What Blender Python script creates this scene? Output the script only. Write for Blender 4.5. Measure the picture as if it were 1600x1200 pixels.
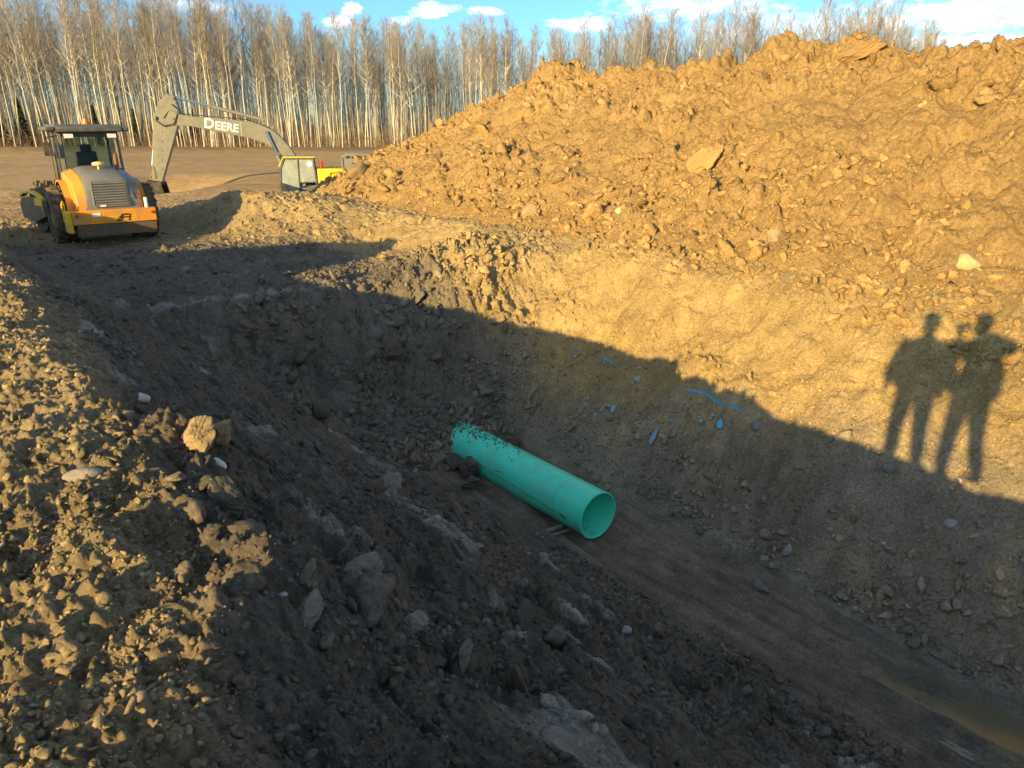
import bpy, math, random
import numpy as np
from mathutils import Vector, Matrix

for _o in list(bpy.data.objects):
    bpy.data.objects.remove(_o)
S = bpy.context.scene
R = math.radians
E = 1.6                                   # eye height above the spot the photographer stands on

# ------------------------------------------------------------------ camera
cd = bpy.data.cameras.new('camera'); cam = bpy.data.objects.new('camera', cd)
S.collection.objects.link(cam); S.camera = cam
cd.sensor_width = 36.0; cd.sensor_fit = 'HORIZONTAL'; cd.lens = 36.0*1164/1600
cd.clip_start = 0.05; cd.clip_end = 6000
PITCH = math.atan(404/1164)
cam.location = (0, 0, E); cam.rotation_euler = (math.pi/2-PITCH, 0, 0)

# ------------------------------------------------------------------ sun, sky, exposure
SUN_EL = R(12.45)
SUN_H = Vector((-0.530, -0.848, 0)).normalized()          # towards the sun, level
sd = bpy.data.lights.new('sun', 'SUN'); sun = bpy.data.objects.new('sun', sd); S.collection.objects.link(sun)
sd.energy = 4.4; sd.angle = R(0.5); sd.color = (1.0, 0.72, 0.28)
sdir = Vector((SUN_H.x*math.cos(SUN_EL), SUN_H.y*math.cos(SUN_EL), math.sin(SUN_EL)))
sun.rotation_euler = sdir.to_track_quat('Z', 'Y').to_euler(); sun.location = (-30, -40, 30)
SKY_STRENGTH = 0.15
S.view_settings.view_transform = 'Standard'; S.view_settings.look = 'None'
S.view_settings.gamma = 1.0; S.view_settings.exposure = 1.24
try: S.cycles.max_bounces = 5; S.cycles.diffuse_bounces = 3; S.cycles.transparent_max_bounces = 8
except Exception: pass

W = bpy.data.worlds.new('World'); S.world = W; W.use_nodes = True
wt = W.node_tree; wt.nodes.clear()
def wn(t, **k):
    n = wt.nodes.new(t)
    for a, b in k.items(): setattr(n, a, b)
    return n
def wm(op, a, b=None, c=None, clamp=False):
    n = wn('ShaderNodeMath', operation=op, use_clamp=clamp)
    for i, v in enumerate((a, b, c)):
        if v is None: continue
        if isinstance(v, (int, float)): n.inputs[i].default_value = v
        else: wt.links.new(v, n.inputs[i])
    return n.outputs[0]
def wv(op, a, b=None):
    n = wn('ShaderNodeVectorMath', operation=op)
    for i, v in enumerate((a, b)):
        if v is None: continue
        if isinstance(v, (tuple, list)): n.inputs[i].default_value = v
        else: wt.links.new(v, n.inputs[i])
    return n
sky = wn('ShaderNodeTexSky', sky_type='NISHITA', sun_disc=False, sun_elevation=SUN_EL,
         sun_rotation=math.atan2(SUN_H.x, SUN_H.y), altitude=700, air_density=1.0, dust_density=1.0, ozone_density=1.0)
tc = wn('ShaderNodeTexCoord')
dirv = tc.outputs['Generated']
nz = wn('ShaderNodeTexNoise'); nz.inputs['Scale'].default_value = 1.0; nz.inputs['Detail'].default_value = 7; nz.inputs['Roughness'].default_value = .6
wt.links.new(wv('MULTIPLY', dirv, (34, 34, 80)).outputs[0], nz.inputs['Vector'])
nzv = wm('MULTIPLY_ADD', nz.outputs[0], 2.0, -1.0)
def cam_dir(u, v):
    x = (u-800)/1164; y = (600-v)/1164; c, s = math.cos(PITCH), math.sin(PITCH)
    return Vector((x, c+y*s, y*c-s)).normalized()
cloud = None
# real cumulus scraps: direction, half width, half height (radians), density
for (u, v, wx, wz, dn) in [(548, 15, .014, .008, .9), (536, 38, .024, .010, 1.), (675, 15, .040, .009, .9), (755, 18, .03, .005, .6),
                           (625, 33, .02, .007, .7), (905, 38, .045, .010, .9), (1080, 12, .11, .016, .55), (1500, 22, .14, .022, .75),
                           (1530, 60, .13, .006, .6), (300, 10, .05, .008, .4), (1250, 40, .15, .02, .4), (-300, 60, .2, .02, .7), (2000, 30, .25, .03, .8)]:
    d = cam_dir(u, v); h = math.hypot(d.x, d.y)
    side = (d.y/h, -d.x/h, 0)
    dif = wv('SUBTRACT', dirv, tuple(d)).outputs[0]
    lx = wm('DIVIDE', wv('DOT_PRODUCT', dif, side).outputs['Value'], wx)
    lz = wm('DIVIDE', wv('DOT_PRODUCT', dif, (0, 0, 1)).outputs['Value'], wz)
    r2 = wm('ADD', wm('MULTIPLY', lx, lx), wm('MULTIPLY', lz, lz))
    f = wm('MULTIPLY', wm('ADD', wm('SUBTRACT', 1.0, r2), wm('MULTIPLY', nzv, 2.6), clamp=True), dn)
    cloud = f if cloud is None else wm('MAXIMUM', cloud, f)
mx = wn('ShaderNodeMix', data_type='RGBA')
wt.links.new(cloud, mx.inputs[0]); 
tint = wn('ShaderNodeMix', data_type='RGBA', blend_type='MULTIPLY'); tint.inputs[0].default_value = 1.0
wt.links.new(sky.outputs[0], tint.inputs[6]); 
sepd = wn('ShaderNodeSeparateXYZ'); wt.links.new(dirv, sepd.inputs[0])
crp = wn('ShaderNodeValToRGB'); wt.links.new(wm('MULTIPLY', sepd.outputs[2], 1.0, clamp=True), crp.inputs[0])
crp.color_ramp.elements[0].position = 0.0; crp.color_ramp.elements[0].color = (.30, .46, .70, 1)
crp.color_ramp.elements[1].position = .8; crp.color_ramp.elements[1].color = (1.06, .93, .81, 1)
for _p, _c in ((.10, (.26, .46, .66, 1)), (.22, (.28, .50, .72, 1)), (.42, (1.0, .92, .81, 1))):
    _e = crp.color_ramp.elements.new(_p); _e.color = _c
wt.links.new(crp.outputs[0], tint.inputs[7])
wt.links.new(tint.outputs[2], mx.inputs[6]); mx.inputs[7].default_value = (4.6, 4.6, 4.9, 1)
bg = wn('ShaderNodeBackground'); bg.inputs[1].default_value = SKY_STRENGTH
wt.links.new(mx.outputs[2], bg.inputs[0]); wo = wn('ShaderNodeOutputWorld'); wt.links.new(bg.outputs[0], wo.inputs[0])

# ------------------------------------------------------------------ material helper
def mat(name, base=(.5, .5, .5), rough=.8, metal=0., attr=None, vary=.25, vscale=6., dust=0., dustcol=(.25, .19, .12), bump=0., bscale=40.,
        spec=.3, wet=False, trans=0., speck=0., island=0., coat=0., grain=0.):
    m = bpy.data.materials.new(name); m.use_nodes = True; t = m.node_tree; t.nodes.clear(); L = t.links.new
    N = t.nodes.new
    p = N('ShaderNodeBsdfPrincipled'); o = N('ShaderNodeOutputMaterial'); L(p.outputs[0], o.inputs[0])
    p.inputs['Roughness'].default_value = rough; p.inputs['Metallic'].default_value = metal
    p.inputs['Specular IOR Level'].default_value = spec
    p.inputs['Transmission Weight'].default_value = trans; p.inputs['Coat Weight'].default_value = coat
    tc = N('ShaderNodeTexCoord'); co = tc.outputs['Object']
    if attr:
        a = N('ShaderNodeAttribute'); a.attribute_name = attr; col = a.outputs['Color']
    else:
        r = N('ShaderNodeRGB'); r.outputs[0].default_value = (*base, 1); col = r.outputs[0]
    def noise(sc, det=4, rg=.6):
        n = N('ShaderNodeTexNoise'); n.inputs['Scale'].default_value = sc; n.inputs['Detail'].default_value = det
        n.inputs['Roughness'].default_value = rg; L(co, n.inputs['Vector']); return n.outputs[0]
    def mr(v, a0, a1, b0, b1):
        n = N('ShaderNodeMapRange'); L(v, n.inputs[0])
        for i, x in enumerate((a0, a1, b0, b1)): n.inputs[i+1].default_value = x
        return n.outputs[0]
    def mixc(f, c1, c2, mode='MIX'):
        n = N('ShaderNodeMix'); n.data_type = 'RGBA'; n.blend_type = mode
        if isinstance(f, float): n.inputs[0].default_value = f
        else: L(f, n.inputs[0])
        for i, c in ((6, c1), (7, c2)):
            if isinstance(c, tuple): n.inputs[i].default_value = (*c, 1)
            else: L(c, n.inputs[i])
        return n.outputs[2]
    if vary:
        v = mr(noise(vscale, 6, .65), .3, .7, 1-vary, 1+vary)
        n = N('ShaderNodeVectorMath'); n.operation = 'SCALE'; L(col, n.inputs[0]); L(v, n.inputs['Scale']); col = n.outputs[0]
    if speck:
        vo = N('ShaderNodeTexVoronoi'); vo.inputs['Scale'].default_value = 28; L(co, vo.inputs['Vector'])
        hs = N('ShaderNodeSeparateColor'); L(vo.outputs['Color'], hs.inputs[0])
        f = N('ShaderNodeMath'); f.operation = 'MULTIPLY'; L(mr(hs.outputs[0], .955, .965, 0, 1), f.inputs[0]); L(mr(vo.outputs['Distance'], .10, .22, speck, 0), f.inputs[1])
        col = mixc(f.outputs[0], col, (.42, .38, .32))
    if grain:
        v = mr(noise(grain, 9, .86), .36, .64, .48, 1.52)
        n = N('ShaderNodeVectorMath'); n.operation = 'SCALE'; L(col, n.inputs[0]); L(v, n.inputs['Scale']); col = n.outputs[0]
    if island:
        g = N('ShaderNodeNewGeometry'); v = mr(g.outputs['Random Per Island'], 0, 1, 1-island, 1+island)
        n = N('ShaderNodeVectorMath'); n.operation = 'SCALE'; L(col, n.inputs[0]); L(v, n.inputs['Scale']); col = n.outputs[0]
    if dust:
        col = mixc(mr(noise(3.5, 7, .7), .5-.22*dust, .62, 0, dust), col, dustcol)
    L(col, p.inputs['Base Color'])
    if wet:
        L(mr(a.outputs['Alpha'], 0, 1, .42, rough), p.inputs['Roughness'])
    if bump:
        b = N('ShaderNodeBump'); b.inputs['Strength'].default_value = 1; b.inputs['Distance'].default_value = bump
        L(noise(bscale, 9, .84 if grain else .7), b.inputs['Height']); L(b.outputs[0], p.inputs['Normal'])
    return m

M = {}
M['soil'] = mat('soil', attr='soil', rough=.97, vary=.22, vscale=5, bump=.030, bscale=30, spec=.15, wet=True, speck=.8, grain=34)
M['clod'] = mat('clod_soil', attr='soil', rough=.97, vary=.2, vscale=14, bump=.014, bscale=50, spec=.15, island=.25, grain=40)
M['heapsoil'] = mat('heap_soil', attr='soil', rough=.97, vary=.16, vscale=3, bump=.045, bscale=18, spec=.12, grain=20)

# ------------------------------------------------------------------ noise
def _hash(ix, iy, seed):
    h = (ix.astype(np.int64)*374761393 + iy.astype(np.int64)*668265263 + seed*974634777) & 0xffffffff
    h = ((h ^ (h >> 13))*1274126177) & 0xffffffff
    return ((h ^ (h >> 16)) & 0xffff)/65535.0
def perlin(x, y, seed=0):
    x0 = np.floor(x); y0 = np.floor(y); fx = (x-x0).astype(np.float32); fy = (y-y0).astype(np.float32)
    ix = x0.astype(np.int32); iy = y0.astype(np.int32)
    ux = fx*fx*fx*(fx*(fx*6-15)+10); uy = fy*fy*fy*(fy*(fy*6-15)+10)
    def g(dx, dy):
        a = (_hash(ix+dx, iy+dy, seed)*6.2831853).astype(np.float32)
        return np.cos(a)*(fx-dx)+np.sin(a)*(fy-dy)
    return ((g(0, 0)*(1-ux)+g(1, 0)*ux)*(1-uy)+(g(0, 1)*(1-ux)+g(1, 1)*ux)*uy)*1.5
def rot(x, y, k):
    c, s = math.cos(k), math.sin(k); return x*c-y*s, x*s+y*c
def fbm(x, y, f, octs, seed, gain=.5):
    o = 0; a = 1
    for i in range(octs):
        u, v = rot(x, y, .7*i+.3); o = o+a*perlin(u*f, v*f, seed+i); a *= gain; f *= 2.03
    return o
def billow(x, y, f, octs, seed, gain=.5):          # rounded lumps parted by creases
    o = 0; a = 1
    for i in range(octs):
        u, v = rot(x, y, .9*i+.5); o = o+a*(np.abs(perlin(u*f, v*f, seed+i))*2-.55); a *= gain; f *= 2.1
    return o
def cell(x, y, f, seed):                            # blocks: distance to nearest and second nearest scattered point
    x = x*f; y = y*f; ix = np.floor(x).astype(np.int32); iy = np.floor(y).astype(np.int32)
    d1 = np.full(x.shape, 9., np.float32); d2 = d1.copy(); idv = np.zeros(x.shape, np.float32); 
    for dx in (-1, 0, 1):
        for dy in (-1, 0, 1):
            jx, jy = ix+dx, iy+dy
            px = jx+_hash(jx, jy, seed); py = jy+_hash(jx, jy, seed+7)
            d = np.hypot(px-x, py-y).astype(np.float32); h = _hash(jx, jy, seed+13)
            n = d < d1; d2 = np.where(n, d1, np.minimum(d2, d)); idv = np.where(n, h, idv); d1 = np.where(n, d, d1)
    return d1, d2, idv
def pebble(x, y, f, seed, keep=.8):                 # a field of crumbs: rounded caps of many sizes
    w = .25/f; X = x+w*perlin(x*f*1.3, y*f*1.3, seed+50); Y = y+w*perlin(x*f*1.3+9, y*f*1.3, seed+51)
    d1, d2, i = cell(X, Y, f, seed); r = .18+.42*i; r = np.where((i*7.13) % 1 < keep, r, .01)
    return np.sqrt(np.maximum(r*r-d1*d1, 0))/f
def ss(x, a, b): 
    t = np.clip((x-a)/(b-a), 0, 1); return t*t*(3-2*t)

# ------------------------------------------------------------------ trench frame: a along the trench, b across it
TH = R(39); TX, TY = -math.sin(TH), math.cos(TH); NX, NY = math.cos(TH), math.sin(TH)
def to_w(a, b): return a*TX+b*NX, a*TY+b*NY
def to_ab(x, y): return x*TX+y*TY, x*NX+y*NY

PROF = {
 -40: [(-60, -2.5), (-6, -2.3), (-3, -1.8), (.6, -1.7), (.95, -1.75), (5.2, -4.8), (7.1, -4.8), (8.1, -3.5), (9.6, -2.2), (10.3, -1.9), (16, -1.95), (24, -2.4), (60, -2.5)],
 -3:  [(-60, -2.5), (-6, -2.3), (-3, -1.98), (.5, -1.62), (.95, -1.75), (5.15, -4.8), (7.1, -4.8), (8.0, -3.55), (9.5, -2.22), (10.3, -1.9), (16, -1.95), (24, -2.4), (60, -2.5)],
 .8:  [(-60, -2.5), (-6, -2.3), (-3, -1.98), (.0, -1.595), (.32, -1.79), (5.15, -4.8), (7.0, -4.8), (8.0, -3.55), (9.5, -2.22), (10.3, -1.9), (16, -1.95), (24, -2.4), (60, -2.5)],
 1.8: [(-60, -2.5), (-6, -2.3), (-3, -1.98), (.16, -1.595), (.49, -1.78), (5.15, -4.78), (7.0, -4.78), (8.0, -3.5), (9.5, -2.22), (10.3, -1.9), (16, -1.95), (24, -2.4), (60, -2.5)],
 3:   [(-60, -2.5), (-6, -2.2), (-3, -1.98), (.45, -1.58), (.85, -1.74), (5.2, -4.76), (7.0, -4.76), (8.03, -3.47), (9.5, -2.22), (10.25, -1.88), (16, -1.95), (24, -2.4), (60, -2.5)],
 6:   [(-60, -2.5), (-6, -2.2), (-2.7, -1.9), (.6, -1.45), (1.0, -1.65), (5.3, -4.75), (6.7, -4.75), (7.5, -3.8), (8.5, -2.9), (9.2, -2.1), (9.6, -1.88), (16, -1.95), (24, -2.4), (60, -2.5)],
 8.2: [(-60, -2.5), (-6, -2.2), (-2.4, -1.8), (.6, -1.42), (1.0, -1.6), (4.6, -4.45), (5.2, -4.68), (6.7, -4.6), (7.3, -4.0), (8.3, -3.05), (8.9, -2.1), (9.35, -1.87), (16, -1.95), (24, -2.4), (60, -2.5)],
 8.9: [(-60, -2.5), (-6, -2.2), (-2.4, -1.8), (.6, -1.4), (1.0, -1.55), (4.2, -4.1), (5.4, -4.1), (5.9, -4.0), (6.8, -3.75), (7.3, -3.1), (8.2, -2.7), (9.25, -1.87), (16, -1.95), (24, -2.4), (60, -2.5)],
 10:  [(-60, -2.5), (-6, -2.2), (-2, -1.5), (.5, -1.4), (1.0, -1.6), (3, -3.05), (5, -3.4), (6.3, -3.3), (7, -2.5), (8, -2.15), (9.1, -1.86), (16, -1.95), (24, -2.4), (60, -2.5)],
 10.55: [(-60, -2.5), (-6, -2.2), (-2, -1.5), (.2, -1.4), (.9, -1.55), (2.2, -2.5), (4, -2.75), (6.1, -2.9), (6.8, -2.35), (8, -2.0), (9.05, -1.86), (16, -1.95), (24, -2.4), (60, -2.5)],
 10.85: [(-60, -2.5), (-6, -2.2), (-2, -1.4), (.2, -1.35), (.9, -1.6), (1.9, -2.35), (3, -2.55), (6.1, -2.6), (6.8, -2.25), (8, -2.0), (9.05, -1.86), (16, -1.95), (24, -2.4), (60, -2.5)],
 11.15: [(-60, -2.5), (-6, -2.2), (-2, -.9), (-.4, -.28), (.3, -.95), (1.7, -2.1), (2.5, -2.47), (6.2, -2.48), (6.9, -2.2), (8.1, -2.0), (9, -1.86), (16, -1.95), (24, -2.4), (60, -2.5)],
 12.3: [(-60, -2.5), (-6, -2.2), (-2, -1.1), (-.5, -.50), (.3, -1.1), (1.6, -2.3), (2.5, -2.48), (6.9, -2.48), (8.0, -2.36), (8.8, -1.87), (16, -1.95), (24, -2.4), (60, -2.5)],
 14.6: [(-60, -2.5), (-6, -2.2), (-2, -1.7), (-.3, -1.48), (.8, -2.0), (1.6, -2.4), (7.9, -2.46), (8.7, -1.87), (16, -1.95), (24, -2.4), (60, -2.5)],
 16.7: [(-60, -2.5), (-6, -2.0), (-2, -1.1), (-.5, -.85), (.6, -1.8), (1.5, -2.35), (6.2, -2.42), (7.6, -1.85), (8.6, -1.8), (16, -1.95), (24, -2.4), (60, -2.5)],
 18.5: [(-60, -2.5), (-6, -1.8), (-2, -.6), (-.5, -.45), (.6, -1.8), (1.5, -2.35), (5.9, -2.42), (7.0, -1.58), (8.2, -1.62), (10, -1.9), (16, -1.95), (24, -2.4), (60, -2.5)],
 20.5: [(-60, -2.5), (-6, -2.2), (-2, -.8), (-.5, -.7), (.6, -2.1), (1.5, -2.4), (5.4, -2.45), (6.9, -1.66), (8, -1.75), (10, -1.9), (16, -2.2), (24, -2.5), (60, -2.5)],
 22.5: [(-60, -2.5), (-2, -2.4), (5, -2.5), (6.3, -2.1), (7.5, -2.1), (9, -2.3), (16, -2.5), (60, -2.5)],
 25:  [(-60, -2.5), (60, -2.5)],
 60:  [(-60, -2.5), (60, -2.5)],
}
PA = sorted(PROF); BB = np.linspace(-60, 60, 4801)
PT = np.array([np.interp(BB, [p[0] for p in PROF[k]], [p[1] for p in PROF[k]]) for k in PA])
_k = np.exp(-.5*(np.arange(-8, 9)/3.2)**2); _k /= _k.sum()
PT = np.array([np.convolve(np.pad(r, 8, mode='edge'), _k, mode='valid') for r in PT])
def base_h(a, b):
    a = np.clip(a, PA[0]+1e-3, PA[-1]-1e-3); b = np.clip(b, -59.9, 59.9)
    i = np.searchsorted(PA, a, side='right')-1; i = np.clip(i, 0, len(PA)-2)
    pa = np.array(PA); t = (a-pa[i])/(pa[i+1]-pa[i])
    bj = (b+60)/(120/4800); j = bj.astype(int); fj = bj-j
    z0 = PT[i, j]*(1-fj)+PT[i, j+1]*fj; z1 = PT[i+1, j]*(1-fj)+PT[i+1, j+1]*fj
    return z0*(1-t)+z1*t

PUDDLE_Z = -4.858
def zones(a, b):
    z = {}
    edge = np.interp(a, [0, 2, 3.5, 6], [.04, .28, .55, .78]); inb = ss(b-edge, -.05, .35)
    z['berm'] = (1-inb)*(1-ss(a, 10.2, 11.5))
    bench = ss(a, 11.0, 11.3)*(1-ss(a, 24, 27))*(1-ss(b, 6.3, 8.2))
    toe = np.interp(a, [-3, 3, 6, 8.2, 8.9, 10, 11.1], [5.15, 5.2, 5.3, 4.8, 4.2, 3.0, 2.2])
    z['slope'] = inb*(1-ss(b-toe, -.15, .25))*(1-ss(a, 10.6, 11.3))
    z['chunky'] = z['slope']*(1-ss(a+.35*b, 4.6, 6.2))
    z['streak'] = z['slope']-z['chunky']
    z['floor'] = ss(b-toe, -.15, .25)*(1-ss(b, 6.75, 7.15))*(1-ss(a, 8.0, 8.7))
    z['end'] = ss(a, 8.3, 9.0)*(1-ss(a, 11.0, 11.3))*ss(b-toe, -.3, .4)*(1-ss(b, 6.9, 7.8))
    z['bench'] = bench
    z['wall'] = ss(b, 6.8, 7.3)*(1-ss(a, 21, 25))*(1-bench)
    z['field'] = np.clip(ss(a, 22, 27)+ss(b, 16, 20)+(1-ss(b, -10, -4)), 0, 1)
    return z

def ground_h(a, b, hi=True):
    x, y = to_w(a, b)
    wa = .22*fbm(x, y, .9, 3, 11); wb = .16*fbm(x, y, 1.1, 3, 21)
    near = 1-ss(np.hypot(x, y), 30, 45)
    h = base_h(a+wa*near, b+wb*near)
    z = zones(a+wa*.5, b+wb*.5)
    if hi:
        mid = fbm(x, y, .8, 3, 31)
        b1 = billow(x, y, 3.1, 3, 41, .5); b2 = billow(x, y, 12, 3, 51, .55); f3 = fbm(x, y, 30, 3, 61, .6)
        big = billow(x, y, 1.25, 2, 71, .5)
        d1, d2, idv = cell(x+.1*fbm(x, y, 3, 2, 5), y+.1*fbm(x, y, 3, 2, 6), 2.3, 3)
        blocks = (idv-.35)*ss(d2-d1, .03, .16)
        e1, e2, idw = cell(x+.04*fbm(x, y, 7, 2, 8), y+.04*fbm(x, y, 7, 2, 9), 6.5, 4)
        blk2 = (idw-.4)*ss(e2-e1, .03, .2)
        g1, g2, idg = cell(x+.015*b2, y, 19, 14); blk3 = (idg-.4)*ss(g2-g1, .03, .3)
        pb = pebble(x, y, 9, 401, .7); pm = pebble(x, y, 20, 402, .85); pf = pebble(x, y, 42, 403, .9)
        st = perlin(a*.9+3, b*9+.6*a, 81)+.6*perlin(a*2, b*19+1.1*a, 82)+.4*perlin(a*4, b*41, 83)
        h = h + z['berm']*(.03*mid+.05*(1-.5*ss(a, 3.5, 4.5))*b1+.020*b2+.005*f3+.035*blk2+.35*pb+.8*pm+.8*pf)
        h = h + z['chunky']*(.35+.65*ss(a, 1.3, 2.6))*(.05*mid+.08*big+.045*b1+.015*b2+.005*f3+.11*blocks+.06*blk2+.3*pb+.7*pm+.7*pf+.02*st)
        h = h + z['streak']*(.07*mid+.040*b1+.010*b2+.004*f3+.030*st+.12*pb+.35*pm+.45*pf)
        fl = perlin(a*.7, b*4.5, 91)+.5*perlin(a*1.8+4, b*10, 92)+.3*perlin(a*3.5, b*23, 93)
        h = h + z['floor']*(.058*fl+.006*b2+.004*f3+.03*mid+.10*pm+.10*pf)
        h = h + z['end']*(.16*mid+.09*b1+.018*b2+.005*f3+.07*blk2+.7*pb+.7*pm+.4*pf)
        sc = perlin(b*1.2+4, a*7, 95)
        h = h + z['bench']*(.04*mid+.035*b1+.016*b2+.006*f3+.02*perlin(a*1.5, b*8, 94)+.02*blk2+.45*pb+.5*pm)
        h = h + z['wall']*(.055*mid+.022*b1+.006*b2+.025*blk2*ss(mid, -.1, .6)+.014*sc+(.15+.7*ss(-mid, -.1, .4))*pb+.55*pm+.6*pf+.05*blk2*ss(7.9-b, 0, .5))
        # lumps spilled at the corner of bench and cut
        h = h+.14*np.exp(-((a-4.1)/.26)**2-((b-1.0)/.24)**2)
        sme = np.exp(-((a-4.5)/.9)**4-((b-2.9)/.45)**4)+np.exp(-((a-1.85)/.32)**4-((b-1.85)/.34)**4)+np.exp(-((a-2.4)/.28)**4-((b-2.9)/.38)**4)
        hs_ = base_h(np.clip(a+wa*near, -39, 59), b+wb*near)+.04*mid+.06+.02*st+.25*pf+.02*b1; h = h+(hs_-h)*.75*np.clip(sme, 0, 1)
        corner = np.exp(-((a-10.7)/1.1)**2-((b-7.5)/.7)**2)
        h = h + corner*(.10*b1+.04*blocks+.05*blk2+.6*pb+.6*pm+.12)
        # the undercut gouges half way up the shaded cut
        g = np.exp(-((a-5.0)/.9)**2-((b-7.55)/.3)**2); h = h - g*(.16+.25*np.abs(sc)+.15*b1+.1*blk2)
        pud = np.exp(-((a)/2.2)**4-((b-6.36-.04*np.sin(a*2.2))/.27)**2); h = h-.095*pud-.04*z['floor']*(1-ss(a, 1.5, 3.5))*ss(b, 5.5, 5.9)+.012*z['floor']*perlin(a*3, b*14, 97)*(1-ss(a, 2, 4))
        h = h-.07*z['floor']*np.exp(-((a-6)/1.6)**4-((b-5.95)/.42)**4)
        h = h + z['field']*near*(.03*mid+.02*b1)
    h = h + z['field']*(.10*fbm(x, y, .07, 2, 101)*(1-ss(y, 300, 600)))
    ri = np.exp(-((y-82)/6)**2)*.35; h = h + ri*(np.abs(x) < 300)
    h = h+(-2.47-h)*(1-ss(np.hypot(x+9.1, y-16.6), 1.8, 3.0))*.8
    h = np.maximum(h, np.where((np.abs(a-11.1) < .8) & (np.abs(b+.4) < 1.2), -.30-.9*((b+.4)/.6)**2-((a-11.1)/.40)**8, -99))
    h = h-.95*np.exp(-((x+16.6)/2.3)**4-((y-35.8)/4.6)**4)
    # excavated hollow in which the excavator stands
    pit = ss(x+.300*y, 0, 1.0)*ss(y, 29.5, 31)*(1-ss(y, 45, 48))*(1-ss(x, 4, 7))
    h = h*(1-pit)+pit*(-4.28+.05*fbm(x, y, 1.0, 2, 103))
    return h+E

def axis(parts):
    out = []
    for lo, hi, st in parts:
        out.append(np.arange(lo, hi-1e-6, st))
    return np.concatenate(out+[[parts[-1][1]]])
def geo(start, end, st, q):
    v = [start]; s = st
    while abs(v[-1]-start) < abs(end-start): s *= q; v.append(v[-1]+(s if end > start else -s))
    return np.array(v[1:])
def grid_mesh(name, A, B, Z, colf, material, mask=None):
    na, nb = len(A), len(B); a, b = np.meshgrid(A, B, indexing='ij'); x, y = to_w(a, b)
    co = np.stack([x, y, Z], -1).reshape(-1, 3).astype(np.float32)
    i, j = np.meshgrid(np.arange(na-1), np.arange(nb-1), indexing='ij'); v = (i*nb+j)
    f = np.stack([v, v+1, v+nb+1, v+nb], -1).reshape(-1, 4)       # b is to the right of a
    if mask is not None: f = f[mask.reshape(-1)]
    me = bpy.data.meshes.new(name); nv, nf = len(co), len(f)
    me.vertices.add(nv); me.vertices.foreach_set('co', co.ravel())
    me.loops.add(nf*4); me.loops.foreach_set('vertex_index', f[:, ::-1].astype(np.int32).ravel())
    me.polygons.add(nf); me.polygons.foreach_set('loop_start', np.arange(0, nf*4, 4, dtype=np.int32))
    me.polygons.foreach_set('use_smooth', np.ones(nf, bool))
    me.update(calc_edges=True)
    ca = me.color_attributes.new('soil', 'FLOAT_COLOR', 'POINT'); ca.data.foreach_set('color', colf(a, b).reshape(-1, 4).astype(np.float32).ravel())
    me.materials.append(material)
    o = bpy.data.objects.new(name, me); S.collection.objects.link(o); return o
class HF:
    def __init__(s, A, B, Z): s.A, s.B, s.Z = A, B, Z
    def __call__(s, a, b):
        i = np.clip(np.searchsorted(s.A, a)-1, 0, len(s.A)-2); j = np.clip(np.searchsorted(s.B, b)-1, 0, len(s.B)-2)
        u = np.clip((a-s.A[i])/(s.A[i+1]-s.A[i]), 0, 1); v = np.clip((b-s.B[j])/(s.B[j+1]-s.B[j]), 0, 1); Z = s.Z
        return (Z[i, j]*(1-v)+Z[i, j+1]*v)*(1-u)+(Z[i+1, j]*(1-v)+Z[i+1, j+1]*v)*u

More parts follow.
